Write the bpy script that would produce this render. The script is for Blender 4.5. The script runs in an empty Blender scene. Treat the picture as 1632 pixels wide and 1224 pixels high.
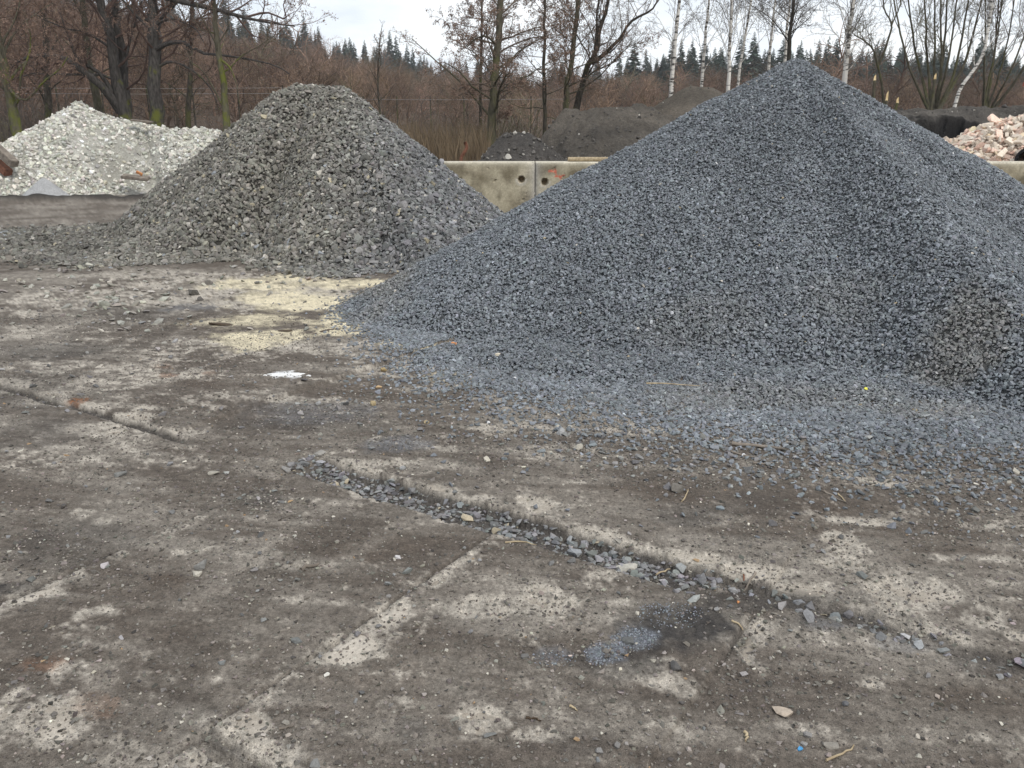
import bpy, bmesh, math, random
import numpy as np
from mathutils import Vector

random.seed(7)
RNG = np.random.default_rng(11)
SC = bpy.context.scene
COL = SC.collection
PI = math.pi
R = math.radians

# ------------------------------------------------------------------ camera
FPX, CH = 1360.0, 1.65
PITCH = math.atan(417 / 1360)
cam = bpy.data.cameras.new('camera')
cam.sensor_width = 36.0
cam.lens = 36.0 * FPX / 1632.0
cam.clip_start = 0.05
cam.clip_end = 3000
camo = bpy.data.objects.new('camera', cam)
COL.objects.link(camo)
camo.location = (0, 0, CH)
camo.rotation_euler = (PI / 2 - PITCH, 0, 0)
SC.camera = camo

# ------------------------------------------------------------------ sky and sun (high overcast)
SUN_EL, SUN_AZ = R(46), R(140)          # azimuth clockwise from +Y (view direction)
W = bpy.data.worlds.new('World')
SC.world = W
W.use_nodes = True
wn, wl = W.node_tree.nodes, W.node_tree.links
wn.clear()
wo = wn.new('ShaderNodeOutputWorld')
bg = wn.new('ShaderNodeBackground')
bg.inputs['Strength'].default_value = 0.1
sky = wn.new('ShaderNodeTexSky')
sky.sky_type = 'NISHITA'
sky.sun_disc = False
sky.sun_elevation = SUN_EL
sky.sun_rotation = SUN_AZ
tc = wn.new('ShaderNodeTexCoord')
mp = wn.new('ShaderNodeMapping')
mp.inputs['Scale'].default_value = (1.6, 1.6, 5.0)
cn = wn.new('ShaderNodeTexNoise')
cn.inputs['Scale'].default_value = 2.2
cn.inputs['Detail'].default_value = 5
cn.inputs['Roughness'].default_value = 0.55
cr = wn.new('ShaderNodeValToRGB')
cr.color_ramp.elements[0].position = 0.36
cr.color_ramp.elements[0].color = (7.2, 7.9, 8.9, 1)
cr.color_ramp.elements[1].position = 0.60
cr.color_ramp.elements[1].color = (10.6, 10.8, 11.0, 1)
mx = wn.new('ShaderNodeMixRGB')
mx.inputs['Fac'].default_value = 0.88
wl.new(tc.outputs['Generated'], mp.inputs['Vector'])
wl.new(mp.outputs['Vector'], cn.inputs['Vector'])
wl.new(cn.outputs['Fac'], cr.inputs['Fac'])
wl.new(sky.outputs['Color'], mx.inputs['Color1'])
wl.new(cr.outputs['Color'], mx.inputs['Color2'])
wl.new(mx.outputs['Color'], bg.inputs['Color'])
wl.new(bg.outputs['Background'], wo.inputs['Surface'])

sl = bpy.data.lights.new('sun', 'SUN')
sl.energy = 1.5
sl.angle = R(11)
sl.color = (1.0, 0.95, 0.87)
so = bpy.data.objects.new('sun', sl)
COL.objects.link(so)
so.location = (6, -8, 12)
sd = Vector((math.sin(SUN_AZ) * math.cos(SUN_EL), math.cos(SUN_AZ) * math.cos(SUN_EL), math.sin(SUN_EL)))
so.rotation_euler = sd.to_track_quat('Z', 'Y').to_euler()

vs = SC.view_settings
vs.view_transform = 'Standard'
vs.look = 'None'
vs.gamma = 1.0
vs.exposure = 0.30
vs.use_curve_mapping = False
SC.cycles.use_denoising = True
SC.cycles.denoiser = 'OPENIMAGEDENOISE'
SC.cycles.denoising_input_passes = 'RGB_ALBEDO_NORMAL'
SC.cycles.denoising_prefilter = 'ACCURATE'
SC.cycles.max_bounces = 6
SC.cycles.diffuse_bounces = 3
SC.cycles.volume_bounces = 1
SC.cycles.sample_clamp_indirect = 2.0

# ------------------------------------------------------------------ pixel helpers (photograph coordinates -> world)
cp, sp_ = math.cos(PITCH), math.sin(PITCH)


def ray(u, v):
    x = (u - 816) / FPX
    up = (612 - v) / FPX
    return np.array([x, up * sp_ + cp, up * cp - sp_])


def G(u, v, z=0.0):
    d = ray(u, v)
    t = (z - CH) / d[2]
    return (d * t)[:2]


def AT(u, v, y):
    d = ray(u, v)
    return d * (y / d[1]) + np.array([0, 0, CH])


def mpp(y):
    return y / 1422.0


# ------------------------------------------------------------------ noise
_gt = np.random.default_rng(5).random(4096) * 2 * PI
_GX, _GY = np.cos(_gt), np.sin(_gt)


def perlin(x, y, seed=0):
    x = np.asarray(x, float)
    y = np.asarray(y, float)
    xi = np.floor(x).astype(np.int64)
    yi = np.floor(y).astype(np.int64)
    xf, yf = x - xi, y - yi

    def gr(ix, iy, dx, dy):
        h = (ix * 374761393 + iy * 668265263 + seed * 974711) & 0x7fffffff
        h = ((h ^ (h >> 13)) * 1274126177) & 0x7fffffff
        h = (h ^ (h >> 16)) & 4095
        return _GX[h] * dx + _GY[h] * dy
    u = xf * xf * xf * (xf * (xf * 6 - 15) + 10)
    v = yf * yf * yf * (yf * (yf * 6 - 15) + 10)
    a = gr(xi, yi, xf, yf)
    b = gr(xi + 1, yi, xf - 1, yf)
    c = gr(xi, yi + 1, xf, yf - 1)
    d = gr(xi + 1, yi + 1, xf - 1, yf - 1)
    return (a + (b - a) * u + (c + (d - c) * u - a - (b - a) * u) * v) * 1.4


def fbm(x, y, sc, octv=4, seed=0, gain=0.5):
    s, a, n = 0, 1.0, 0
    for o in range(octv):
        s = s + a * perlin(np.asarray(x) * sc + 17.3 * o, np.asarray(y) * sc - 9.1 * o, seed + o * 7)
        n += a
        a *= gain
        sc *= 2.03
    return s / n


def sstep(a, b, x):
    t = np.clip((x - a) / (b - a), 0, 1)        # works with a > b too
    return t * t * (3 - 2 * t)


# ------------------------------------------------------------------ object helpers
def mesh_np(name, verts, faces, cols=None, smooth=False, attr='col'):
    """verts (n,3); faces: list of (m,k) arrays"""
    me = bpy.data.meshes.new(name)
    verts = np.asarray(verts, np.float32)
    me.vertices.add(len(verts))
    me.vertices.foreach_set('co', verts.ravel())
    if not isinstance(faces, (list, tuple)):
        faces = [faces]
    faces = [np.asarray(f, np.int32) for f in faces if len(f)]
    li = np.concatenate([f.ravel() for f in faces]) if faces else np.zeros(0, np.int32)
    tot = np.concatenate([np.full(len(f), f.shape[1], np.int32) for f in faces]) if faces else np.zeros(0, np.int32)
    st = np.concatenate([[0], np.cumsum(tot)[:-1]]).astype(np.int32) if len(tot) else tot
    me.loops.add(len(li))
    me.loops.foreach_set('vertex_index', li)
    me.polygons.add(len(tot))
    me.polygons.foreach_set('loop_start', st)
    me.polygons.foreach_set('loop_total', tot)
    me.update(calc_edges=True)
    if cols is not None:
        at = me.attributes.new(attr, 'FLOAT_COLOR', 'POINT')
        c = np.ones((len(verts), 4), np.float32)
        c[:, :3] = cols
        at.data.foreach_set('color', c.ravel())
    me.polygons.foreach_set('use_smooth', np.full(len(tot), smooth, bool))
    me.validate()
    return me


def tag(o, label=None, cat=None, group=None, kind=None):
    if label:
        o['label'] = label
    if cat:
        o['category'] = cat
    if group:
        o['group'] = group
    if kind:
        o['kind'] = kind
    return o


def link(name, me, mat=None, parent=None, loc=None, rot=None, scl=None):
    o = bpy.data.objects.new(name, me)
    COL.objects.link(o)
    if mat is not None and me is not None and not me.materials:
        me.materials.append(mat)
    if parent is not None:
        o.parent = parent
    if loc is not None:
        o.location = loc
    if rot is not None:
        o.rotation_euler = rot
    if scl is not None:
        o.scale = scl
    return o


def empty(name, loc, label, cat, group=None):
    o = bpy.data.objects.new(name, None)
    o.empty_display_size = 0.2
    COL.objects.link(o)
    o.location = loc
    return tag(o, label, cat, group)


# ------------------------------------------------------------------ materials
def new_mat(name, rough=0.9, spec=0.25):
    m = bpy.data.materials.new(name)
    m.use_nodes = True
    nt = m.node_tree
    b = nt.nodes['Principled BSDF']
    b.inputs['Roughness'].default_value = rough
    b.inputs['Specular IOR Level'].default_value = spec
    return m, nt, b


def noise_node(nt, scale, detail=4, rough=0.6, coord='Object'):
    t = nt.nodes.new('ShaderNodeTexCoord')
    n = nt.nodes.new('ShaderNodeTexNoise')
    n.inputs['Scale'].default_value = scale
    n.inputs['Detail'].default_value = detail
    n.inputs['Roughness'].default_value = rough
    nt.links.new(t.outputs[coord], n.inputs['Vector'])
    return n


def ramp(nt, src, p0, c0, p1, c1):
    r = nt.nodes.new('ShaderNodeValToRGB')
    r.color_ramp.elements[0].position = p0
    r.color_ramp.elements[0].color = (*c0, 1)
    r.color_ramp.elements[1].position = p1
    r.color_ramp.elements[1].color = (*c1, 1)
    nt.links.new(src, r.inputs['Fac'])
    return r


def mixc(nt, a, b, fac, mode='MIX'):
    m = nt.nodes.new('ShaderNodeMixRGB')
    m.blend_type = mode
    for sock, val in (('Color1', a), ('Color2', b), ('Fac', fac)):
        if isinstance(val, (int, float)):
            m.inputs[sock].default_value = val
        elif isinstance(val, tuple):
            m.inputs[sock].default_value = (*val, 1)
        else:
            nt.links.new(val, m.inputs[sock])
    return m.outputs['Color']


def bump(nt, b, src, strength, dist):
    n = nt.nodes.new('ShaderNodeBump')
    n.inputs['Strength'].default_value = strength
    n.inputs['Distance'].default_value = dist
    nt.links.new(src, n.inputs['Height'])
    nt.links.new(n.outputs['Normal'], b.inputs['Normal'])


def attr_node(nt, name, kind='GEOMETRY'):
    a = nt.nodes.new('ShaderNodeAttribute')
    a.attribute_name = name
    a.attribute_type = kind
    return a


def mat_flat_noise(name, c0, c1, scale, rough=0.9, bmp=0.3, dist=0.01, spec=0.2, detail=5):
    m, nt, b = new_mat(name, rough, spec)
    n = noise_node(nt, scale, detail)
    r = ramp(nt, n.outputs['Fac'], 0.3, c0, 0.7, c1)
    nt.links.new(r.outputs['Color'], b.inputs['Base Color'])
    if bmp:
        bump(nt, b, n.outputs['Fac'], bmp, dist)
    return m


def mat_attr_ground(name, s1=14, s2=90, s3=420, amt=0.55, bs=0.55, bd=0.006):
    """vertex colour of the surface, broken up by three scales of grain"""
    m, nt, b = new_mat(name, 0.93, 0.15)
    a = attr_node(nt, 'col')
    n1 = noise_node(nt, s1, 5)
    n2 = noise_node(nt, s2, 4, 0.7)
    n3 = noise_node(nt, s3, 2, 0.7)
    r1 = ramp(nt, n1.outputs['Fac'], 0.3, (0.78,) * 3, 0.7, (1.22,) * 3)
    r2 = ramp(nt, n2.outputs['Fac'], 0.32, (0.62,) * 3, 0.68, (1.38,) * 3)
    r3 = ramp(nt, n3.outputs['Fac'], 0.35, (0.7,) * 3, 0.65, (1.3,) * 3)
    c = mixc(nt, a.outputs['Color'], r1.outputs['Color'], amt, 'MULTIPLY')
    c = mixc(nt, c, r2.outputs['Color'], amt, 'MULTIPLY')
    c = mixc(nt, c, r3.outputs['Color'], amt, 'MULTIPLY')
    nt.links.new(c, b.inputs['Base Color'])
    ad = nt.nodes.new('ShaderNodeMath')
    ad.operation = 'ADD'
    nt.links.new(n2.outputs['Fac'], ad.inputs[0])
    nt.links.new(n3.outputs['Fac'], ad.inputs[1])
    bump(nt, b, ad.outputs[0], bs, bd)
    return m


def mat_stone(name):
    m, nt, b = new_mat(name, 0.8, 0.3)
    a = attr_node(nt, 'col', 'INSTANCER')
    n = noise_node(nt, 6, 5, 0.65)
    r = ramp(nt, n.outputs['Fac'], 0.3, (0.78,) * 3, 0.72, (1.2,) * 3)
    c = mixc(nt, a.outputs['Color'], r.outputs['Color'], 1.0, 'MULTIPLY')
    nt.links.new(c, b.inputs['Base Color'])
    bump(nt, b, n.outputs['Fac'], 0.25, 0.1)
    return m


def mat_bark(name, c0, c1, moss=None, mz=(0.5, 4.0), scale=6, mamt=0.9):
    m, nt, b = new_mat(name, 0.95, 0.1)
    t = nt.nodes.new('ShaderNodeTexCoord')
    mpn = nt.nodes.new('ShaderNodeMapping')
    mpn.inputs['Scale'].default_value = (1, 1, 0.3)
    n = nt.nodes.new('ShaderNodeTexNoise')
    n.inputs['Scale'].default_value = scale * 3
    n.inputs['Detail'].default_value = 6
    nt.links.new(t.outputs['Object'], mpn.inputs['Vector'])
    nt.links.new(mpn.outputs['Vector'], n.inputs['Vector'])
    r = ramp(nt, n.outputs['Fac'], 0.32, c0, 0.68, c1)
    c = r.outputs['Color']
    if moss:
        n2 = noise_node(nt, 2.2, 5)
        geo = nt.nodes.new('ShaderNodeNewGeometry')
        sx = nt.nodes.new('ShaderNodeSeparateXYZ')
        nt.links.new(geo.outputs['Position'], sx.inputs[0])
        mr = nt.nodes.new('ShaderNodeMapRange')
        mr.inputs['From Min'].default_value = mz[0]
        mr.inputs['From Max'].default_value = mz[1]
        mr.inputs['To Min'].default_value = 0.62
        mr.inputs['To Max'].default_value = 0.28
        nt.links.new(sx.outputs['Z'], mr.inputs['Value'])
        sub = nt.nodes.new('ShaderNodeMath')
        sub.operation = 'SUBTRACT'
        nt.links.new(mr.outputs[0], sub.inputs[0])
        nt.links.new(n2.outputs['Fac'], sub.inputs[1])
        r2 = ramp(nt, sub.outputs[0], 0.0, (0, 0, 0), 0.12, (mamt,) * 3)
        c = mixc(nt, c, moss, r2.outputs['Color'])
    nt.links.new(c, b.inputs['Base Color'])
    bump(nt, b, n.outputs['Fac'], 0.6, 0.02)
    return m


def mat_birch(name):
    m, nt, b = new_mat(name, 0.7, 0.2)
    t = nt.nodes.new('ShaderNodeTexCoord')
    mpn = nt.nodes.new('ShaderNodeMapping')
    mpn.inputs['Scale'].default_value = (2.0, 2.0, 9)
    n = nt.nodes.new('ShaderNodeTexNoise')
    n.inputs['Scale'].default_value = 1.6
    n.inputs['Detail'].default_value = 5
    n.inputs['Roughness'].default_value = 0.7
    nt.links.new(t.outputs['Object'], mpn.inputs['Vector'])
    nt.links.new(mpn.outputs['Vector'], n.inputs['Vector'])
    r = ramp(nt, n.outputs['Fac'], 0.42, (0.05, 0.045, 0.04), 0.50, (0.66, 0.63, 0.58))
    nt.links.new(r.outputs['Color'], b.inputs['Base Color'])
    return m


M = {}
M['ground'] = mat_attr_ground('yard_dirt', 22, 75, 220, 0.75, 0.9, 0.008)
M['slab'] = mat_attr_ground('bare_concrete', 9, 60, 300, 0.5, 0.35, 0.003)
M['heap'] = mat_attr_ground('heap_fines', 6, 40, 160, 0.6, 0.8, 0.02)
M['earth'] = mat_attr_ground('heap_earth', 2.2, 14, 60, 0.75, 0.9, 0.05)
M['wall'] = mat_attr_ground('wall_concrete', 5, 30, 130, 0.5, 0.4, 0.004)
M['hill'] = mat_flat_noise('leaf_litter', (0.05, 0.036, 0.025), (0.13, 0.095, 0.06), 0.6, bmp=0)
M['stone'] = mat_stone('crushed_stone')
M['bark_grey'] = mat_bark('bark_grey', (0.038, 0.034, 0.032), (0.10, 0.091, 0.083), (0.13, 0.14, 0.03), (0.5, 4.5))
M['bark_moss'] = mat_bark('bark_mossy', (0.07, 0.062, 0.045), (0.13, 0.118, 0.085), (0.125, 0.135, 0.03), (1.0, 7.0), mamt=1.0)
M['bark_dark'] = mat_bark('bark_dark', (0.03, 0.026, 0.022), (0.085, 0.075, 0.06), (0.09, 0.095, 0.03), (0.5, 6.0), mamt=0.6)
M['bark_olive'] = mat_bark('bark_olive', (0.055, 0.05, 0.036), (0.12, 0.108, 0.078), (0.10, 0.102, 0.04), (0.5, 7.0), mamt=0.6)
M['birch'] = mat_birch('birch_bark')


def mat_tint(name, c0, c1):
    m, nt, b = new_mat(name, .95, .1)
    n = noise_node(nt, 2, 4)
    r = ramp(nt, n.outputs['Fac'], .3, c0, .7, c1)
    a = attr_node(nt, 'col', 'INSTANCER')
    nt.links.new(mixc(nt, r.outputs['Color'], a.outputs['Color'], 1.0, 'MULTIPLY'), b.inputs['Base Color'])
    return m


M['wood_tint'] = mat_tint('woodland_twigs', (.092, .074, .060), (.18, .142, .114))
M['fir_tint'] = mat_tint('fir_needles', (.036, .056, .046), (.09, .12, .092))
M['twig_brown'] = mat_flat_noise('twig_brown', (0.085, 0.066, 0.052), (0.165, 0.128, 0.10), 3, bmp=0)
M['twig_red'] = mat_flat_noise('twig_red', (0.076, 0.051, 0.043), (0.15, 0.10, 0.083), 3, bmp=0)
M['twig_dark'] = mat_flat_noise('twig_dark', (0.06, 0.052, 0.046), (0.12, 0.1, 0.086), 3, bmp=0)
M['twig_olive'] = mat_flat_noise('twig_olive', (0.09, 0.08, 0.05), (0.17, 0.15, 0.095), 3, bmp=0)
M['catkin'] = mat_flat_noise('dry_catkins', (0.15, 0.1, 0.075), (0.28, 0.19, 0.145), 9, bmp=0)
M['fir'] = mat_flat_noise('fir_needles', (0.022, 0.040, 0.034), (0.062, 0.092, 0.072), 1.2, bmp=0)
M['reed'] = mat_flat_noise('dry_reed', (0.10, 0.072, 0.045), (0.22, 0.165, 0.105), 2.5, bmp=0)
M['wood_old'] = mat_flat_noise('weathered_wood', (0.10, 0.085, 0.07), (0.28, 0.24, 0.2), 9, bmp=0.5)
M['wood_pale'] = mat_flat_noise('split_wood', (0.55, 0.4, 0.2), (0.8, 0.64, 0.38), 12, bmp=0.2)
M['straw'] = mat_flat_noise('dry_straw', (0.25, 0.19, 0.12), (0.5, 0.41, 0.27), 30, bmp=0.2, dist=0.002)
M['rust'] = mat_flat_noise('rusty_iron', (0.1, 0.045, 0.03), (0.24, 0.11, 0.07), 20, bmp=0.4)
M['black'] = mat_flat_noise('black_plastic', (0.008, 0.008, 0.009), (0.02, 0.02, 0.022), 8, rough=0.5, bmp=0)
M['blue'] = mat_flat_noise('blue_plastic', (0.05, 0.2, 0.42), (0.1, 0.35, 0.6), 60, rough=0.4, bmp=0)
M['yellow'] = mat_flat_noise('yellow_plastic', (0.65, 0.6, 0.05), (0.8, 0.78, 0.15), 60, rough=0.5, bmp=0)
M['orange'] = mat_flat_noise('orange_tile', (0.5, 0.2, 0.08), (0.7, 0.35, 0.16), 20, bmp=0.2)
M['lime'] = mat_flat_noise('white_powder', (0.6, 0.6, 0.59), (0.78, 0.78, 0.77), 40, bmp=0.5)
M['wire'] = mat_flat_noise('fence_wire', (0.26, 0.25, 0.24), (0.4, 0.39, 0.37), 4, bmp=0)
M['rail'] = mat_flat_noise('rail_grey', (0.17, 0.15, 0.14), (0.27, 0.25, 0.23), 2, bmp=0)
M['plaster'] = mat_flat_noise('house_plaster', (0.55, 0.52, 0.47), (0.68, 0.65, 0.6), 3, bmp=0.1)
M['rooftile'] = mat_flat_noise('red_roof', (0.28, 0.06, 0.04), (0.42, 0.1, 0.06), 6, bmp=0.3)
M['glass'] = mat_flat_noise('window_glass', (0.03, 0.035, 0.04), (0.06, 0.065, 0.07), 2, rough=0.1, bmp=0)
M['peat'] = mat_flat_noise('dark_clod', (0.03, 0.02, 0.013), (0.1, 0.07, 0.045), 40, bmp=0.8, dist=0.02)

#@@GROUND
# ------------------------------------------------------------------ yard: slab grid
TH = R(33)
AX = np.array([math.cos(TH), -math.sin(TH)])
BX = np.array([math.sin(TH), math.cos(TH)])
CJ = [-11.5, -10.4, -9.3, -8.2, -7.15, -6.15, -4.97, -3.97, -3.0, -1.82, -0.72, 0.42, 1.55, 2.7]   # joint lines along B


def row_edges(c):
    """(low, high) of every slab in column c, along B"""
    a0 = CJ[c]
    hi = 2.86 if a0 > -3.1 else 2.685
    lo = 2.655 if a0 > -3.1 else 2.625
    if abs(a0 + 1.82) < 0.01:
        rows = [(-0.3, 1.165), (1.235, lo)]
    else:
        rows = [(-0.3, lo)]
    return rows + [(hi, 5.72), (5.78, 8.7), (8.76, 11.6)]


SLABS = []
rs = np.random.default_rng(3)
for c in range(len(CJ) - 1):
    for (b0, b1) in row_edges(c):
        off = rs.normal(0, 0.0035)
        ta, tb = rs.normal(0, 0.004), rs.normal(0, 0.0025)
        g = 0.010
        SLABS.append([CJ[c] + g, CJ[c + 1] - g, b0, b1, off, ta, tb])
for s in SLABS:                                         # slabs that stand proud in the photograph
    if abs(s[0] + 2.98) < 0.05 and abs(s[2] - 2.86) < .01:
        s[4], s[5], s[6] = 0.016, 0.0, -0.003
    if abs(s[0] + 1.8) < 0.05 and abs(s[2] - 2.86) < .01:
        s[4] = 0.012
    if abs(s[0] + 1.8) < 0.05 and abs(s[2] - 1.235) < .01:
        s[4], s[5], s[6] = 0.010, -0.006, 0.0
    if abs(s[0] + 0.7) < 0.05 and abs(s[2] - 2.86) < .01:
        s[4] = 0.014
    if abs(s[0] + 2.98) < 0.05 and abs(s[2] + 0.3) < .01:
        s[4], s[5] = 0.004, -0.004
    if abs(s[0] + 4.95) < 0.05 and abs(s[2] - 2.685) < .01:
        s[4], s[5] = 0.014, 0.0


def slab_plane(x, y):
    """height of the slab tops and signed distance inside the slab (positive inside)"""
    a = x * AX[0] + y * AX[1]
    b = x * BX[0] + y * BX[1]
    z = np.zeros_like(a)
    ins = np.full(a.shape, -0.2)
    for (a0, a1, b0, b1, off, ta, tb) in SLABS:
        d = np.minimum(np.minimum(a - a0, a1 - a), np.minimum(b - b0, b1 - b))
        m = d > -0.03
        zz = off + ta * (a - (a0 + a1) / 2) + tb * (b - (b0 + b1) / 2)
        z = np.where(m & (d > ins), zz, z)
        ins = np.where(m, np.maximum(ins, d), ins)
    return a, b, z, ins


# visible joint stretches: (axis, position, lo, hi, half width, strength)
JV = [('A', 2.755, -3.0, -0.95, 0.095, 1.0), ('A', 2.82, -0.95, 1.2, 0.045, 0.6), ('A', 2.655, -5.75, -3.85, 0.028, 0.95),
      ('B', -1.82, 1.1, 2.6, 0.016, 0.55), ('B', -3.0, 1.0, 1.75, 0.02, 0.8), ('B', -3.0, 1.75, 2.6, 0.015, 0.2),
      ('B', -4.97, 2.6, 3.7, 0.018, 0.7), ('B', -3.0, 2.8, 3.3, 0.016, 0.3), ('B', -0.72, 2.3, 2.62, 0.014, 0.5),
      ('A', 1.2, -1.9, -1.2, 0.03, 0.7), ('B', -8.2, 4.8, 6.3, 0.03, 0.8), ('B', -6.15, 5.1, 6.5, 0.02, 0.6)]


def joint_vis(a, b, grow=0.0):
    w = np.zeros_like(a)
    for (ax, p, lo, hi, hw, s) in JV:
        q, t = (b, a) if ax == 'A' else (a, b)
        d = np.abs(q - p)
        e = sstep(lo - 0.12, lo + 0.12, t) * (1 - sstep(hi - 0.12, hi + 0.12, t))
        w = np.maximum(w, s * e * (1 - sstep(hw + grow * .3, hw + grow + 0.012, d)))
    return w


def edge_pale(a, b):
    """swept, bare concrete along the far lip of a joint"""
    w = np.zeros_like(a)
    for (ax, p, lo, hi, hw, s) in JV:
        q, t = (b, a) if ax == 'A' else (a, b)
        d = q - p - hw * .8
        e = sstep(lo - 0.15, lo + 0.15, t) * (1 - sstep(hi - 0.15, hi + 0.15, t))
        w = np.maximum(w, max(s, .5) * e * sstep(-.02, .0, d) * (1 - sstep(.02, .13, d)))
        w = np.maximum(w, .35 * s * e * sstep(-.02, .0, -d - hw * 1.8) * (1 - sstep(.01, .07, -d - hw * 1.8)))
    return w


def blobs(x, y, lst, wob=0.35, seed=0, sc=2.5):
    """soft patches given as photograph ellipses (u, v, half width, half height, strength)"""
    r = np.zeros_like(x)
    n = fbm(x, y, sc, 4, 40 + seed) * 1.6
    n2 = fbm(x, y, sc * 5, 3, 60 + seed) * 1.2
    for (u, v, ru, rv, s) in lst:
        c = G(u, v)
        rx = ru * mpp(c[1])
        ry = (G(u, v - rv)[1] - G(u, v + rv)[1]) / 2
        q = np.sqrt(((x - c[0] - (y - c[1]) * c[0] / c[1] * 0.5) / rx) ** 2 + ((y - c[1]) / ry) ** 2)
        q = q + (n + n2 * 0.6) * wob
        r = np.maximum(r, s * (1 - sstep(0.5, 1.12, q)))
    return r


PALE = [(150, 600, 260, 30, .45), (400, 640, 260, 24, .4), (150, 730, 220, 40, .35), (430, 470, 200, 26, .7), (250, 440, 200, 12, .55), (150, 470, 160, 16, .45), (300, 560, 200, 20, .4), (520, 560, 120, 16, .5), (560, 760, 60, 12, .9), (640, 790, 90, 14, .95), (760, 830, 70, 12, .85), (860, 810, 60, 14, .7), (620, 745, 80, 10, .6),
        (940, 855, 50, 8, .7), (1120, 900, 50, 10, .9), (1200, 920, 70, 12, 1.0), (1270, 945, 50, 8, .8), (1340, 870, 70, 22, .75),
        (1380, 835, 45, 14, .7), (1450, 950, 90, 30, .7), (1570, 990, 60, 20, .8), (1620, 1020, 30, 10, .9), (1330, 900, 60, 12, .8),
        (760, 975, 90, 20, .65), (640, 1000, 90, 30, .7), (560, 1040, 70, 30, .75), (880, 960, 60, 30, .7), (830, 1030, 70, 18, .5),
        (960, 930, 60, 20, .6), (760, 1160, 70, 30, .85), (850, 1180, 60, 16, .6), (620, 1130, 60, 20, .4), (410, 1160, 60, 25, .9),
        (1030, 1070, 90, 20, .65), (1080, 1100, 60, 30, .6), (350, 1210, 70, 18, .75), (60, 1150, 130, 60, .75), (180, 1200, 90, 40, .7),
        (110, 1080, 50, 30, .5), (260, 1070, 60, 50, .5), (150, 985, 70, 20, .5), (60, 950, 70, 14, .5), (130, 820, 40, 14, .7),
        (160, 835, 30, 8, .7), (290, 885, 40, 8, .6), (170, 690, 90, 16, .55), (210, 670, 60, 10, .6), (60, 640, 50, 8, .5),
        (180, 760, 60, 10, .4), (480, 905, 40, 14, .6), (400, 910, 40, 8, .4), (240, 480, 130, 22, .5), (90, 490, 120, 16, .4),
        (60, 530, 140, 14, .45), (330, 445, 120, 12, .6), (230, 455, 80, 8, .6), (120, 545, 120, 10, .4), (440, 560, 170, 18, .55),
        (330, 590, 120, 14, .35), (600, 585, 90, 20, .45), (690, 620, 80, 14, .35), (1020, 690, 60, 12, .6), (830, 690, 120, 14, .4),
        (760, 640, 100, 8, .4), (1410, 775, 40, 8, .8), (1460, 820, 70, 10, .4), (1560, 840, 60, 12, .4), (1000, 960, 40, 30, .5),
        (1190, 1030, 18, 26, .8), (1380, 1090, 40, 14, .5), (1240, 1070, 60, 16, .3), (900, 720, 70, 12, .35), (560, 640, 60, 14, .3),
        (700, 880, 60, 10, .25), (130, 1000, 60, 10, .45)]
SAND = [(540, 525, 60, 16, .95), (480, 480, 120, 20, .95), (590, 452, 50, 8, .9), (460, 452, 140, 14, .85), (640, 550, 40, 10, .85),
        (430, 540, 110, 18, .8), (560, 505, 60, 14, .8), (690, 560, 30, 12, .7), (400, 510, 100, 16, .6), (730, 600, 60, 14, .3)]
DARK = [(1090, 1005, 130, 45, 1.0), (1200, 960, 160, 20, .9), (1000, 1060, 90, 25, .7), (1010, 1050, 60, 25, .5), (1350, 990, 130, 20, .6), (1560, 1060, 100, 25, .5),
        (80, 560, 130, 18, .6), (60, 620, 110, 30, .45), (200, 500, 120, 14, .45), (110, 870, 120, 40, .45), (60, 690, 90, 30, .35),
        (650, 1170, 60, 30, .45), (1370, 960, 50, 12, .4), (1230, 810, 100, 30, .35), (30, 940, 60, 10, .7), (300, 1130, 60, 40, .3),
        (1100, 830, 60, 20, .4), (480, 680, 160, 14, .35), (420, 800, 60, 16, .5), (930, 1190, 90, 30, .3)]
BROWN = [(400, 610, 200, 22, .6), (560, 620, 150, 20, .6), (1280, 830, 160, 50, .55), (620, 870, 260, 40, .5), (280, 1000, 120, 40, .5),
         (270, 930, 40, 14, .8), (620, 1070, 200, 60, .5), (1000, 800, 200, 30, .4), (1500, 870, 150, 40, .4), (1560, 1120, 80, 25, .4),
         (300, 350, 400, 24, .5)]
WHITE = [(455, 602, 26, 6, .95), (100, 648, 12, 3, .9)]
RUST = [(122, 640, 24, 7, .9), (270, 600, 22, 5, .5), (330, 598, 24, 4, .4), (262, 585, 20, 5, .3), (80, 1060, 60, 20, .3), (150, 1130, 60, 20, .25)]
BLUE = [(965, 1048, 45, 20, .9), (1010, 1022, 45, 20, .9), (640, 715, 70, 16, .55), (500, 660, 140, 20, .35), (880, 1050, 40, 16, .4), (1310, 1000, 50, 14, .35), (1450, 1030, 60, 14, .3),
        (310, 490, 60, 8, .4)]

TRACKS = [([(-60, 655), (60, 618), (140, 592), (210, 560), (280, 520), (330, 502)], .10, .6), ([(-60, 440), (60, 428), (200, 416), (330, 408)], .12, .5),
          ([(-80, 560), (60, 545), (180, 512), (330, 480), (470, 455)], .16, .4), ([(150, 1224), (330, 1000), (520, 860), (700, 770)], .13, .5),
          ([(-40, 355), (60, 348), (180, 338)], .25, .45), ([(-40, 372), (60, 366), (150, 358)], .2, .35), ([(950, 1130), (1250, 1110), (1632, 1150)], .10, .3)]
C_DIRT = np.array([.128, .108, .090])
C_DIRT2 = np.array([.25, .223, .19])
C_BROWN = np.array([.090, .070, .055])
C_DARK = np.array([.036, .034, .034])
C_PALE = np.array([.455, .412, .352])
C_SAND = np.array([.66, .585, .42])
C_WHITE = np.array([.82, .82, .82])
C_RUST = np.array([.21, .09, .04])
C_BLUE = np.array([.155, .165, .185])


def lerp(a, b, t):
    return a + (b - a) * t[..., None]


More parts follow.
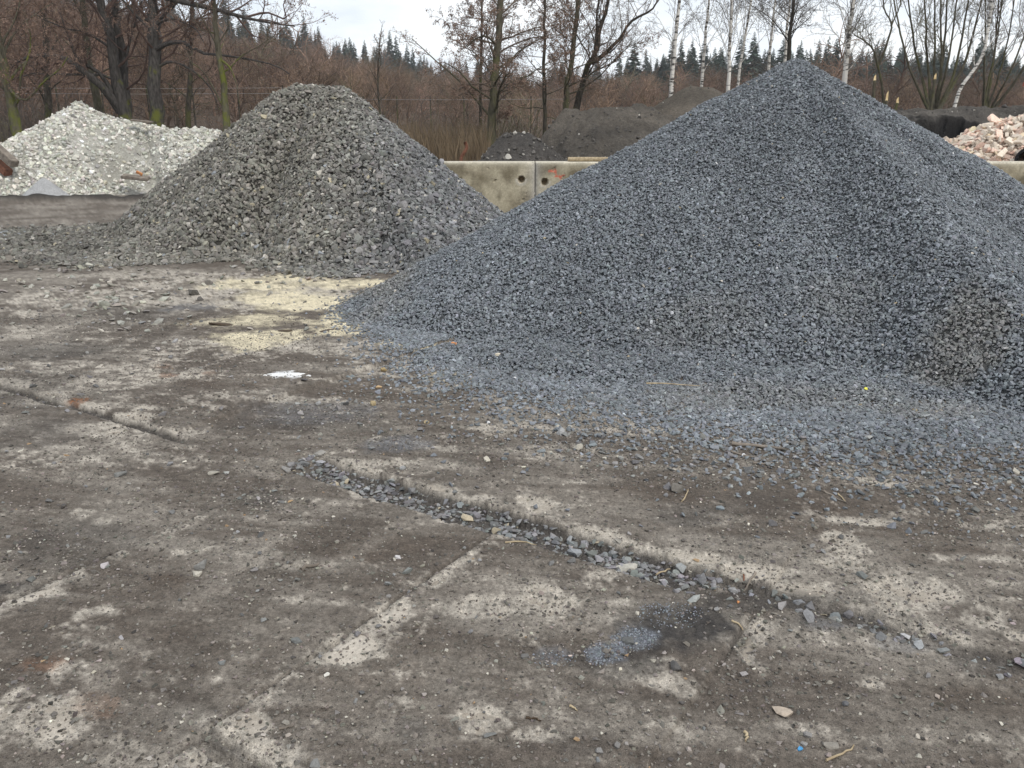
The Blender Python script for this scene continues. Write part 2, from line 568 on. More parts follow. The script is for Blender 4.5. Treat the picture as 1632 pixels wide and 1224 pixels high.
def dirt_layer(x, y):
    """-> z of the dirt sheet, colour, and the bare mask"""
    a, b, zs, ins = slab_plane(x, y)
    near = 1 - sstep(9.5, 12.5, np.hypot(x, y))
    pale = blobs(x, y, PALE, 0.55, 1, 2.4)
    n0 = fbm(x, y, 0.9, 4, 1)
    n1 = fbm(x, y, 3.4, 4, 2)
    n2 = fbm(x, y, 15, 4, 3, .6)
    n3 = fbm(x, y, 48, 2, 6)
    # wheel tracks drag the dirt out across the yard
    xs, ys = x * math.cos(R(10)) - y * math.sin(R(10)), x * math.sin(R(10)) + y * math.cos(R(10))
    st = fbm(xs * 0.4, ys * 2.4, 1.5, 5, 4, .6)
    st2 = fbm(xs * .5, ys * 2.0, 7.0, 4, 5, .6)
    edge = edge_pale(a, b)
    gap = joint_vis(a, b, 0.0)
    F = 1.1 * pale + .95 * edge * np.clip(.8 + 1.3 * n1 + n0, 0, 1.3) + .5 * n1 + .62 * fbm(x, y, 7.5, 4, 16, .62) + .6 * n2 + .35 * n3 + .65 * st + .5 * st2 - .24
    film = sstep(-.05, .72, F) * near
    core = sstep(.45, .95, F) * near
    thick = 0.0065 + 0.004 * n0 + 0.003 * n1 + 0.0028 * n2 + 0.0016 * n3 + 0.002 * st - 0.013 * core
    zd = zs + thick
    hole = gap * (1 - sstep(-0.010, 0.006, ins))
    zd = zd - hole * (0.030 + 0.012 * n1)
    # colour
    col = lerp(np.broadcast_to(C_DIRT, x.shape + (3,)), C_DIRT2, np.clip(.36 + 1.6 * n0 + 1.6 * st + 1.0 * st2, 0, 1))
    col = lerp(col, C_BROWN, np.clip(blobs(x, y, BROWN, .5, 2, 1.6) * (0.8 + n1 + n2), 0, 1) * near)
    col = lerp(col, C_PALE, film)
    sd_ = blobs(x, y, SAND, .6, 3, 2.2)
    col = lerp(col, C_SAND, np.clip(sd_ * (1.1 + 1.2 * n1 + 1.0 * st2 + .6 * n2), 0, 1))
    dk = np.clip(blobs(x, y, DARK, .55, 4, 2.0) * (.85 + .9 * n1 + .7 * n2), 0, 1)
    col = lerp(col, C_DARK, dk * 0.92)
    for (pts, w_, ss) in TRACKS:                       # dragged wheel marks: dark tread, pale squeezed rims
        P_ = np.array([G(*p) for p in pts])
        dm = np.full(x.shape, 9.0)
        for k_ in range(len(P_) - 1):
            e_ = P_[k_ + 1] - P_[k_]
            t_ = np.clip(((x - P_[k_, 0]) * e_[0] + (y - P_[k_, 1]) * e_[1]) / (e_ @ e_), 0, 1)
            dm = np.minimum(dm, np.hypot(x - P_[k_, 0] - t_ * e_[0], y - P_[k_, 1] - t_ * e_[1]))
        dm = dm + .05 * n1 + .02 * n2
        col = lerp(col, C_DIRT * .72, np.clip(ss * (1 - sstep(w_ * .6, w_, dm)) * (.8 + n1 + n2), 0, 1))
        col = lerp(col, C_PALE * .8, np.clip(ss * .6 * np.exp(-((dm - w_ * 1.5) / (w_ * .4)) ** 2) * (.6 + 1.5 * n1 + n2), 0, 1))
    col = lerp(col, C_BLUE, np.clip(blobs(x, y, BLUE, .5, 5, 3) * (.9 + .8 * n2), 0, 1))
    col = lerp(col, C_RUST, np.clip(blobs(x, y, RUST, .6, 6, 6) * (.9 + .8 * n2), 0, 1))
    col = lerp(col, C_WHITE, np.clip(blobs(x, y, WHITE, .7, 7, 6) * (1 + n2), 0, 1))
    col = lerp(col, np.array([.075, .068, .063]), np.clip(hole * .9, 0, 1))
    col = col * (1 + 0.35 * n2[..., None] + 0.15 * n1[..., None] + .3 * n3[..., None] * near[..., None])
    # further out: leaf litter and packed track
    far = sstep(23, 27, y + .8 * n0)
    col = lerp(col, np.array([.085, .062, .045]), far)
    return zd, np.clip(col, .015, .9), core


def crest_el(az):
    return np.interp(az, [-60, -34, -24, -17, -12, -8, -5, 0, 6, 14, 20, 26, 34, 60],
                     [8.6, 8.0, 6.0, 4.7, 3.6, 2.9, 2.1, 1.8, 1.9, 2.2, 2.25, 1.8, 1.4, 1.1])


def hill_h(x, y):
    """terrain beyond the yard: meadow, then a wooded hill, higher on the left"""
    az = np.degrees(np.arctan2(x, np.maximum(y, 1e-3)))
    el = crest_el(az)
    d = np.hypot(x, y)
    crest = 290 * np.tan(np.radians(el)) + CH
    t = np.clip((d - 42) / 248, 0, 1)
    up = crest * (0.55 * t + 0.45 * t * t)
    back = crest - (d - 290) * 0.10
    h = np.where(d < 290, up, np.maximum(back, -4))
    fr = sstep(-5, 25, y)
    return h * fr + 0.8 * fbm(x, y, 0.02, 3, 90) * t


NF, NB = 1000, 70
ang = np.concatenate([np.linspace(-R(48), R(48), NF), np.linspace(R(48), 2 * PI - R(48), NB + 2)[1:-1]])
rr = [0.6]
while rr[-1] < 520:
    r_ = rr[-1]
    k = 1.03 if r_ < 1.7 else (1.0046 if r_ < 8 else (1.008 if r_ < 16 else (1.02 if r_ < 45 else 1.06)))
    rr.append(r_ * k)
rr = np.array(rr)
AA, RR = np.meshgrid(ang, rr)
GX, GY = RR * np.sin(AA), RR * np.cos(AA)
zd, gc, _ = dirt_layer(GX, GY)
GZ = zd * (1 - sstep(20, 40, RR)) + np.where(RR > 30, hill_h(GX, GY), 0)
# a low dark bank behind the dirt track in front of the white heap
tr = np.exp(-((GY - 19.4 - 0.02 * (GX + 10) ** 2 * 0.15) / 0.35) ** 2) * sstep(-5.0, -7.0, GX)
GZ = GZ + 0.10 * tr * (1 + fbm(GX, GY, 2, 3, 77))
gc = lerp(gc, np.array([.035, .033, .030]), np.clip(tr * 1.1, 0, 1))
GZ = np.where(RR > 40, np.where(RR > 45, GZ, GZ), GZ)
nr, na = RR.shape
idx = np.arange(nr * na).reshape(nr, na)
q = np.stack([idx[:-1, :], np.roll(idx, -1, 1)[:-1, :], np.roll(idx, -1, 1)[1:, :], idx[1:, :]], -1).reshape(-1, 4)
gv = np.stack([GX, GY, GZ], -1).reshape(-1, 3)
cz = len(gv)
gv = np.vstack([gv, [[0, 0, 0]]])
fan = np.stack([np.full(na, cz), np.roll(idx[0], -1), idx[0]], -1)
gcol = np.vstack([gc.reshape(-1, 3), C_DIRT[None]])
ground = link('ground', mesh_np('ground', gv, [q[:, ::-1], fan[:, ::-1]], gcol, smooth=True), M['ground'])
tag(ground, 'dirt covered yard floor of old concrete slabs', None, None, 'structure')


def ground_z(x, y):
    x, y = np.atleast_1d(np.asarray(x, float)), np.atleast_1d(np.asarray(y, float))
    zd_, _, _ = dirt_layer(x, y)
    _, _, zs_, ins_ = slab_plane(x, y)
    return np.where(ins_ > 0.0, np.maximum(zd_, zs_), zd_)


# the concrete slabs, one object each
for (a0, a1, b0, b1, off, ta, tb) in SLABS:
    ctr = AX * (a0 + a1) / 2 + BX * (b0 + b1) / 2
    if ctr[1] < 0.6 or abs(ctr[0]) > 0.75 * ctr[1] + 1.6 or np.hypot(*(ctr - np.array([3.0, 9.6]))) < 3.2:
        continue
    dist = np.hypot(*ctr)
    st_ = 0.03 if dist < 5.5 else 0.07
    na_, nb_ = max(6, int((a1 - a0) / st_)), max(6, int((b1 - b0) / st_))
    A_, B_ = np.meshgrid(np.linspace(a0, a1, na_), np.linspace(b0, b1, nb_), indexing='ij')
    d_ = np.minimum(np.minimum(A_ - a0, a1 - A_), np.minimum(B_ - b0, b1 - B_))
    X_, Y_ = A_ * AX[0] + B_ * BX[0], A_ * AX[1] + B_ * BX[1]
    ch = fbm(X_, Y_, 9, 3, 21)
    edg = d_ < 1e-6
    # crumbled arrises
    A2 = A_ + np.where(A_ == a0, 1, np.where(A_ == a1, -1, 0)) * np.abs(fbm(X_, Y_, 5, 4, 22)) * 0.09
    B2 = B_ + np.where(B_ == b0, 1, np.where(B_ == b1, -1, 0)) * np.abs(fbm(X_, Y_, 5, 4, 23)) * 0.09
    X_, Y_ = A2 * AX[0] + B2 * BX[0], A2 * AX[1] + B2 * BX[1]
    Z_ = off + ta * (A_ - (a0 + a1) / 2) + tb * (B_ - (b0 + b1) / 2) + 0.0015 * ch - np.where(edg, 0.006 + .006 * np.abs(ch), 0)
    col = lerp(np.broadcast_to(C_PALE, X_.shape + (3,)), C_PALE * np.array([.58, .56, .54]), np.clip(.5 + 1.4 * fbm(X_, Y_, 3, 4, 24), 0, 1))
    sd_ = blobs(X_, Y_, SAND, .5, 3, 2.2)
    col = lerp(col, C_SAND, np.clip(sd_, 0, 1))
    col = lerp(col, C_DARK, np.clip(blobs(X_, Y_, DARK, .45, 4, 2.0), 0, 1) * .6)
    V = np.stack([X_, Y_, Z_], -1).reshape(-1, 3)
    id_ = np.arange(na_ * nb_).reshape(na_, nb_)
    Q = np.stack([id_[:-1, :-1], id_[1:, :-1], id_[1:, 1:], id_[:-1, 1:]], -1).reshape(-1, 4)
    loop = np.concatenate([id_[:, 0], id_[-1, 1:], id_[::-1, -1][1:], id_[0, ::-1][1:-1]])
    low = V[loop].copy()
    low[:, 2] = -0.14
    nv = len(V)
    k_ = len(loop)
    V = np.vstack([V, low])
    i_ = np.arange(k_)
    j_ = (i_ + 1) % k_
    S = np.stack([loop[i_], nv + i_, nv + j_, loop[j_]], -1)
    bot = np.arange(nv, nv + k_)[::-1][None]
    cc = np.vstack([col.reshape(-1, 3), np.tile(np.array([.13, .115, .1]), (k_, 1))])
    V[:, :2] -= ctr
    link('concrete_slab', mesh_np('concrete_slab', V, [Q, S, bot], cc), M['slab'], ground, (ctr[0], ctr[1], 0))
#@@STONES
# ------------------------------------------------------------------ stone shapes
def rock_mesh(name, seed, dims=(1, .75, .5), n=13, box=0.25):
    r = np.random.default_rng(seed)
    p = r.normal(size=(n, 3))
    p /= np.linalg.norm(p, axis=1)[:, None]
    p = np.sign(p) * np.abs(p) ** (1 - box)
    p *= r.uniform(.8, 1.1, (n, 1)) * np.array(dims) * 0.5
    bm = bmesh.new()
    for v in p:
        bm.verts.new(v)
    bmesh.ops.convex_hull(bm, input=bm.verts)
    for v in [v for v in bm.verts if not v.link_faces]:
        bm.verts.remove(v)
    bmesh.ops.recalc_face_normals(bm, faces=bm.faces)
    me = bpy.data.meshes.new(name)
    bm.to_mesh(me)
    bm.free()
    me.materials.append(M['stone'])
    return me


def variants(cname, n, seed, fn):
    c = bpy.data.collections.new(cname)
    ms = []
    for i in range(n):
        me = fn(i, seed + i)
        o = bpy.data.objects.new('%s_%02d' % (cname, i), me)
        c.objects.link(o)
        ms.append(me)
    return c, ms


vr = random.Random(4)
CRUSH = variants('crushed_stone_shape', 12, 100, lambda i, s: rock_mesh('crushed_stone', s, (1, vr.uniform(.6, .85), vr.uniform(.3, .55)), 14))
RUBBLE = variants('rubble_shape', 8, 200, lambda i, s: rock_mesh('rubble', s, (1, vr.uniform(.65, .95), vr.uniform(.45, .7)), 15, .4))
BRICKS = variants('brick_shape', 8, 300, lambda i, s: rock_mesh('brick_rubble', s, (1, vr.uniform(.45, .8), vr.uniform(.35, .55)), 18, .75))
CHIP = variants('chip_shape', 6, 400, lambda i, s: rock_mesh('chipping', s, (1, vr.uniform(.6, .9), vr.uniform(.4, .7)), 9))

_ng = {}


def gn_group(coll):
    if coll.name in _ng:
        return _ng[coll.name]
    ng = bpy.data.node_groups.new('scatter_' + coll.name, 'GeometryNodeTree')
    ng.interface.new_socket('Geometry', in_out='INPUT', socket_type='NodeSocketGeometry')
    ng.interface.new_socket('Geometry', in_out='OUTPUT', socket_type='NodeSocketGeometry')
    N, L = ng.nodes, ng.links
    gi, go = N.new('NodeGroupInput'), N.new('NodeGroupOutput')
    ci = N.new('GeometryNodeCollectionInfo')
    ci.inputs['Collection'].default_value = coll
    ci.inputs['Separate Children'].default_value = True
    ci.inputs['Reset Children'].default_value = True
    ip = N.new('GeometryNodeInstanceOnPoints')
    ip.inputs['Pick Instance'].default_value = True

    def na(name, dt):
        n = N.new('GeometryNodeInputNamedAttribute')
        n.data_type = dt
        n.inputs['Name'].default_value = name
        return n.outputs[0]
    er = N.new('FunctionNodeEulerToRotation')
    L.new(na('rot', 'FLOAT_VECTOR'), er.inputs[0])
    L.new(gi.outputs[0], ip.inputs['Points'])
    L.new(ci.outputs[0], ip.inputs['Instance'])
    L.new(na('pick', 'INT'), ip.inputs['Instance Index'])
    L.new(er.outputs[0], ip.inputs['Rotation'])
    L.new(na('scl', 'FLOAT_VECTOR'), ip.inputs['Scale'])
    L.new(ip.outputs[0], go.inputs[0])
    _ng[coll.name] = ng
    return ng


def scatter(name, coll, pos, rot, scl, col, pick, mat, parent=None, origin=(0, 0, 0)):
    n = len(pos)
    me = bpy.data.meshes.new(name)
    me.vertices.add(n)
    me.vertices.foreach_set('co', (np.asarray(pos) - np.asarray(origin)).astype(np.float32).ravel())
    for nm, arr in (('rot', rot), ('scl', scl)):
        me.attributes.new(nm, 'FLOAT_VECTOR', 'POINT').data.foreach_set('vector', np.asarray(arr, np.float32).ravel())
    c4 = np.ones((n, 4), np.float32)
    c4[:, :3] = col
    me.attributes.new('col', 'FLOAT_COLOR', 'POINT').data.foreach_set('color', c4.ravel())
    me.attributes.new('pick', 'INT', 'POINT').data.foreach_set('value', np.asarray(pick, np.int32))
    me.materials.append(mat)
    o = link(name, me, None, parent)
    if parent is None:
        o.location = origin
    md = o.modifiers.new('scatter', 'NODES')
    md.node_group = gn_group(coll)
    o['kind'] = 'stuff'
    return o


def eulers(nrm, tilt, rng, flat=True):
    """random stone attitudes: short axis near the surface normal, random spin"""
    n = len(nrm)
    z = nrm + rng.normal(size=(n, 3)) * tilt
    z /= np.linalg.norm(z, axis=1)[:, None]
    t = rng.normal(size=(n, 3))
    x = t - (t * z).sum(1)[:, None] * z
    x /= np.linalg.norm(x, axis=1)[:, None]
    y = np.cross(z, x)
    ry = -np.arcsin(np.clip(x[:, 2], -1, 1))
    rx = np.arctan2(y[:, 2], z[:, 2])
    rz = np.arctan2(x[:, 1], x[:, 0])
    return np.stack([rx, ry, rz], -1)


def pick_cols(rng, n, base, sig=.22, hue=.03, odd=()):
    c = np.asarray(base, float) * np.exp(rng.normal(0, sig, (n, 1))) * (1 + rng.normal(0, hue, (n, 3)))
    for (p, cc) in odd:
        m = rng.random(n) < p
        c[m] = np.asarray(cc) * np.exp(rng.normal(0, .15, (m.sum(), 1)))
    return np.clip(c, .01, .85)


# ------------------------------------------------------------------ heaps
class Heap:
    def __init__(s, p0, p1, H, toe, round_=.05, nz=(0.05, 0.02), seed=0, H1=None, toe_soft=.05, power=1.0, kc=None, apron=.05, pk=None):
        s.p0, s.p1, s.H, s.seed = np.array(p0, float), np.array(p1, float), H, seed
        s.H1 = H if H1 is None else H1
        s.c = (s.p0 + s.p1) / 2
        s.round, s.nz, s.soft, s.power = round_, nz, toe_soft, power
        an, ra = [], []
        kc = [1.0] * len(toe) if kc is None else kc
        s.apron = apron
        s.pk = pk
        for p in toe:
            d = np.array(p) - s.c
            an.append(math.atan2(d[1], d[0]) % (2 * PI))
            ra.append(np.hypot(*d))
        o = np.argsort(an)
        an, ra, kc = np.array(an)[o], np.array(ra)[o], np.array(kc)[o]
        g = np.linspace(0, 2 * PI, 361)
        rr_ = np.interp(g, np.concatenate([an - 2 * PI, an, an + 2 * PI]), np.tile(ra, 3))[:-1]
        k = np.exp(-np.linspace(-2, 2, 9) ** 2)
        k /= k.sum()
        rr_ = np.convolve(np.concatenate([rr_[-4:], rr_, rr_[:4]]), k, 'valid')
        s.g, s.R = g, np.concatenate([rr_, rr_[:1]])
        kk_ = np.interp(g, np.concatenate([an - 2 * PI, an, an + 2 * PI]), np.tile(kc, 3))[:-1]
        kk_ = np.convolve(np.concatenate([kk_[-4:], kk_, kk_[:4]]), k, 'valid')
        s.K = np.concatenate([kk_, kk_[:1]])

    def kc(s, x, y):
        return np.interp(np.arctan2(y - s.c[1], x - s.c[0]) % (2 * PI), s.g, s.K)

    def rad(s, th):
        return np.interp(th % (2 * PI), s.g, s.R)

    def q(s, x, y):
        """0 on the crest line, 1 at the toe"""
        d = s.p1 - s.p0
        L2 = (d ** 2).sum()
        if L2 > 1e-9:
            t = np.clip(((x - s.p0[0]) * d[0] + (y - s.p0[1]) * d[1]) / L2, 0, 1)
        else:
            t = np.zeros_like(x)
        dx, dy = x - s.p0[0] - t * d[0], y - s.p0[1] - t * d[1]
        r = np.hypot(dx, dy)
        cx, cy = x - s.c[0], y - s.c[1]
        rc = np.hypot(cx, cy)
        Rt = s.rad(np.arctan2(cy, cx))
        # distance to toe measured from the crest
        q = r / np.maximum(r + Rt - rc, 1e-3)
        return np.where(Rt - rc > 0, np.clip(q, 0, 1), 1 + (rc - Rt) / Rt), t

    def h(s, x, y):
        x, y = np.asarray(x, float), np.asarray(y, float)
        q, t = s.q(x, y)
        e = s.round
        Hh = s.H + (s.H1 - s.H) * (t if s.pk is None else 1 - np.exp(-s.pk * t))
        kc = s.kc(x, y)
        z = 1 - (np.sqrt(q * q + e * e) - e) / (np.sqrt(kc * kc + e * e) - e)
        z = np.where(z > 0, np.abs(z) ** s.power, z)
        ap = s.apron * (1 - sstep(.82, 1.03, q)) / np.maximum(Hh, .2)
        k = s.soft
        d_ = (z - ap) / k
        z = ap + k * np.logaddexp(0, d_) - k * .69 * np.exp(-(d_ / 2.5) ** 2) * .5
        amp = np.clip(1.15 - q, 0, 1)
        return Hh * z + s.nz[0] * fbm(x, y, 1.1, 3, 300 + s.seed) * np.minimum(1, amp * 4) + s.nz[1] * fbm(x, y, 4.5, 3, 320 + s.seed) * np.minimum(1, amp * 5)

    def normal(s, x, y):
        e = .04
        gx = (s.h(x + e, y) - s.h(x - e, y)) / (2 * e)
        gy = (s.h(x, y + e) - s.h(x, y - e)) / (2 * e)
        n = np.stack([-gx, -gy, np.ones_like(gx)], -1)
        return n / np.linalg.norm(n, axis=-1)[..., None]

    def body(s, name, mat, colfn, parent, base, nth=220, nrd=60, qmax=1.06, sink=.012):
        th = np.linspace(0, 2 * PI, nth, endpoint=False)
        qq = np.linspace(0, 1, nrd) ** .85 * qmax
        T_, Q_ = np.meshgrid(th, qq, indexing='ij')
        Rr = s.rad(T_) * Q_
        X, Y = s.c[0] + Rr * np.cos(T_), s.c[1] + Rr * np.sin(T_)
        Z = s.h(X, Y) - sink
        Z[:, -1] = -0.05
        col = colfn(X, Y)
        V = np.stack([X - base[0], Y - base[1], Z - base[2]], -1)
        top = V[:, 0].mean(0)
        id_ = np.arange(nth * nrd).reshape(nth, nrd)
        nx = np.roll(id_, -1, 0)
        Q = np.stack([id_[:, :-1], id_[:, 1:], nx[:, 1:], nx[:, :-1]], -1).reshape(-1, 4)
        return link(name, mesh_np(name, V.reshape(-1, 3), [Q], col.reshape(-1, 3), smooth=True), mat, parent)

    def sample(s, n, rng, qmax=1.0, fall=0.25):
        """points on the heap, thinning out past the toe"""
        Rm = s.R.max() * (qmax + fall)
        out = []
        tot = 0
        area_q = 0
        while tot < n:
            m = int((n - tot) * 2.2) + 100
            x = s.c[0] + rng.uniform(-Rm, Rm, m)
            y = s.c[1] + rng.uniform(-Rm, Rm, m)
            q, _ = s.q(x, y)
            fl = np.clip(.02 + (1 - s.kc(x, y)) * .28, .02, fall)
            w = np.where(q < qmax, 1.0, np.exp(-(np.maximum(q - qmax, 0) / fl) ** 1.3))
            k = rng.random(m) < w
            out.append(np.stack([x[k], y[k]], -1))
            tot += k.sum()
        return np.concatenate(out)[:n]


def heap_stones(heap, root, base, n, size, sig, var, colfn, rng, tilt=.45, qmax=.97, fall=.22, sel=300, layers=(-.55, .35),
                keep=None, nm='stone', stuff='stones', floor=None, aspect=None):
    P = heap.sample(n, rng, qmax, fall)
    if keep is not None:
        P = P[keep(P[:, 0], P[:, 1], rng)]
    n = len(P)
    x, y = P[:, 0], P[:, 1]
    nrm = heap.normal(x, y)
    q, _ = heap.q(x, y)
    S = size * np.exp(rng.normal(0, sig, n)) * (.88 + .24 * np.clip(q, 0, 1))
    S = np.clip(S, size * .45, size * 2.2)
    lay = rng.uniform(layers[0], layers[1], n) * S * .6
    hz = heap.h(x, y)
    fz = ground_z(x, y) if floor is None else floor(x, y)
    onfl = hz < S * .25 + fz
    z = np.where(onfl, fz + S * .12, hz + lay)
    nrm[onfl] = (0, 0, 1)
    rot = eulers(nrm, tilt, rng)
    scl = S[:, None] * np.exp(rng.normal(0, .13, (n, 3)))
    if aspect is not None:
        scl = scl * np.array(aspect)
    col = colfn(x, y, rng)
    pick = rng.integers(0, len(var[1]), n)
    pos = np.stack([x, y, z], -1)
    # the ones that show largest become parts of their own
    d = np.linalg.norm(pos - np.array([0, 0, CH]), axis=1)
    vis = (nrm * (np.array([0, 0, CH]) - pos)).sum(1) > 0
    inv = np.abs(x / np.maximum(y, .1)) < .6
    score = np.where(vis & inv & (lay >= np.minimum(0, layers[1] * .0)), S / d, 0)
    top = np.argsort(-score)[:sel]
    rest = np.ones(n, bool)
    rest[top] = False
    scatter(stuff, var[0], pos[rest], rot[rest], scl[rest], col[rest], pick[rest], M['stone'], root, base)
    for i in top:
        o = link(nm, var[1][pick[i]], None, root, pos[i] - np.array(base), rot[i], scl[i])
        o['col'] = [float(v) for v in col[i]]
    return pos


r1 = np.random.default_rng(21)
# the large blue-grey gravel heap
apx = AT(1265, 92, 9.6)
toe = [G(540, 492), G(585, 530), G(640, 552), G(700, 582), G(800, 612), G(960, 640), G(1120, 665), G(1300, 690), G(1480, 695), (3.38, 4.2)]
toe += [(4.75, 4.4), (5.5, 5.7), (7.2, 8.2), (7.2, 10.5), (6.0, 12.6), (3.5, 13.1), (0.8, 12.9), (-0.35, 11.2), (-1.2, 9.2)]
kcb = [1.0, .98, .93, .87, .83, .80, .79, .79, .77, .99, .75, .78, .93, 1, 1, 1, 1, 1, 1]
HB = Heap(apx[:2], apx[:2] + np.array([.05, .02]), apx[2] + .0, toe, .012, (.06, .02), 1, toe_soft=.012, kc=kcb, apron=.05)


def big_base(x, y):
    c = np.broadcast_to(np.array([.188, .203, .219]), x.shape + (3,))
    th = np.arctan2(y - apx[1], x - apx[0])
    band = fbm(th * 2.2, np.hypot(x - apx[0], y - apx[1]) * .25, 1.6, 4, 205) + .6 * fbm(x, y, .8, 3, 206)
    c = c * (1 + .3 * band[..., None])
    br = np.clip(blobs(x, y, [(1520, 610, 90, 28, .55), (1330, 560, 90, 16, .2), (1100, 560, 120, 18, .2), (620, 470, 70, 40, .5), (1500, 660, 120, 20, .35),
                              (1200, 640, 300, 25, .3)], .4, 9, 2.0), 0, 1)
    return lerp(c, np.array([.215, .202, .178]), br)


def big_cols(x, y, rng):
    return np.clip(pick_cols(rng, len(x), (1, 1, 1), .24, .03, ()) / .5 * .5 * 1.0, 0, 9) if False else \
        np.clip(big_base(x, y) * np.exp(rng.normal(0, .24, (len(x), 1))) * (1 + rng.normal(0, .018, (len(x), 3))), .01, .8)


def odd(c, rng, lst):
    for (p, cc) in lst:
        m = rng.random(len(c)) < p
        c[m] = np.asarray(cc) * np.exp(rng.normal(0, .15, (m.sum(), 1)))
    return c


bb = (float(apx[0]), float(apx[1]), 0.0)
pile = empty('gravel_heap', bb, 'tall cone heap of blue-grey crushed gravel in front of the concrete wall', 'gravel heap')
HB.body('heap_body', M['heap'], lambda x, y: big_base(x, y) * .55, pile, bb, 260, 80, sink=.02)  # core darker than its stones: shade of the gaps painted in
heap_stones(HB, pile, bb, 370000, .0235, .28, CRUSH, lambda x, y, r: odd(big_cols(x, y, r), r, [(.0012, (.5, .46, .4)), (.0008, (.36, .29, .18)), (.0003, (.65, .65, .65))]),
            r1, .5, .98, .20, 300, (-.8, .4), keep=lambda x, y, r: (y < 11.2) | (r.random(len(x)) < .35))

# the coarser grey heap
ap0, ap1 = AT(472, 135, 12.4), AT(540, 135, 12.2)
toe2 = [G(30, 392), G(90, 405), G(180, 424), G(300, 418), G(400, 414), G(480, 438), G(560, 440), G(620, 432), (-.9, 9.6), (.15, 10.8), (0.35, 12.0),
        (-.2, 13.2), (-1.2, 15.2), (-3.2, 15.9), (-5.0, 15.4), (-6.3, 14.2), G(20, 372)]
kcc = [.70, .72, .78, .88, .92, .90, .92, .95, 1, 1, 1, 1, 1, 1, .88, .74, .70]
HC = Heap(ap0[:2], ap1[:2], ap0[2] - .02, toe2, .04, (.06, .02), 2, toe_soft=.018, kc=kcc, apron=.09)


def coarse_base(x, y):
    t = np.clip(sstep(-2.7, -.7, x + .5 * fbm(x, y, .8, 3, 55) - .12 * (y - 11)), 0, 1)
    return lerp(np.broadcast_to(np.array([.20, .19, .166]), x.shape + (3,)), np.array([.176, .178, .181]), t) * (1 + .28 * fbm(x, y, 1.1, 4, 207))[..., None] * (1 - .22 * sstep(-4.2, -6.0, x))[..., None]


cb = (float((ap0[0] + ap1[0]) / 2), float(ap0[1]), 0.0)
pile2 = empty('gravel_heap', cb, 'coarse grey crushed stone heap with a blunt top beside the pale rubble heap', 'gravel heap')
HC.body('heap_body', M['heap'], lambda x, y: coarse_base(x, y) * .35, pile2, cb, 220, 60, sink=.03)  # core colour darkened to paint in the shade between the stones
heap_stones(HC, pile2, cb, 92000, .057, .30, CRUSH,
            lambda x, y, r: odd(np.clip(coarse_base(x, y) * np.exp(r.normal(0, .30, (len(x), 1))) * (1 + r.normal(0, .02, (len(x), 3))), .01, .8), r,
                                [(.012, (.36, .32, .23)), (.008, (.5, .47, .42)), (.01, (.27, .285, .30))]),
            r1, .5, .97, .16, 300, (-.8, .4), keep=lambda x, y, r: (y < 13.6) | (r.random(len(x)) < .4))

# the pale concrete rubble heap
w0, w1 = AT(130, 172, 22.3), AT(330, 208, 22.6)
toe3 = [G(-120, 318), G(0, 316), G(90, 316), G(170, 312), G(250, 308), G(330, 305), (-5.2, 20.6), (-3.9, 22.4), (-4.6, 25.0), (-8, 25.8), (-11.5, 25.9), (-14.0, 24.6), (-14.6, 22.3)]
HW = Heap(w0[:2], w1[:2], w0[2] + .1, toe3, .02, (.10, .07), 3, H1=w1[2] - .02, toe_soft=.03, pk=3.2)


def white_base(x, y):
    d = np.clip(.5 + 1.3 * fbm(x, y, .9, 3, 66), 0, 1)
    return lerp(np.broadcast_to(np.array([.56, .545, .49]), x.shape + (3,)), np.array([.40, .385, .335]), d)


wb = (float(w0[0]), float(w0[1]), 0.0)
pile3 = empty('rubble_heap', wb, 'pale whitish concrete rubble heap under the bare trees', 'rubble heap')
HW.body('heap_body', M['heap'], lambda x, y: white_base(x, y) * .85, pile3, wb, 240, 60, sink=.0)


def dusty(x, y, rng):
    q, t = HW.q(x, y)
    m = blobs(x, y, [(0, 0, 1, 1, 0)], 0, 1)
    cx, cy = AT(170, 225, 21.2)[:2]
    dd = ((x - cx) / .75) ** 2 + ((y - cy) / .55) ** 2 + .8 * fbm(x, y, 1.5, 3, 8)
    cx2, cy2 = AT(225, 235, 21.4)[:2]
    d2 = ((x - cx2) / .4) ** 2 + ((y - cy2) / .6) ** 2 + .8 * fbm(x, y, 1.5, 3, 9)
    return ((dd > 1) & (d2 > 1) & (rng.random(len(x)) < .9)) | (rng.random(len(x)) < .3)


heap_stones(HW, pile3, wb, 62000, .058, .58, RUBBLE,
            lambda x, y, r: odd(np.clip(np.array([.56, .545, .485]) * np.exp(r.normal(-.08, .26, (len(x), 1))) * (1 + r.normal(0, .025, (len(x), 3))), .02, .85), r,
                                [(.02, (.45, .42, .33)), (.015, (.3, .29, .27))]),
            r1, .6, .98, .08, 300, (-.6, .5), keep=lambda x, y, r: dusty(x, y, r) & ((y < 23.6) | (r.random(len(x)) < .4)))

# the salmon brick rubble heap behind the wall
b0_, b1_ = AT(1645, 184, 16.0), AT(1800, 168, 16.6)
toe4 = [AT(1330, 258, 14.8)[:2], (7.2, 13.9), (8.6, 14.0), (10.5, 14.0), (13, 14.0), (15, 15.2), (15.2, 17.5), (12.5, 19.3), (9.0, 19.2), (6.2, 17.9), (5.2, 16.2)]
HR = Heap(b0_[:2], b1_[:2], b0_[2], toe4, .05, (.12, .06), 4, toe_soft=.05)
rb = (float(b0_[0]), float(b0_[1]), 0.0)
pile4 = empty('brick_rubble_heap', rb, 'salmon and cream brick rubble heap behind the concrete wall', 'rubble heap')
HR.body('heap_body', M['heap'], lambda x, y: np.broadcast_to(np.array([.40, .30, .235]), x.shape + (3,)), pile4, rb, 180, 40, sink=.03)


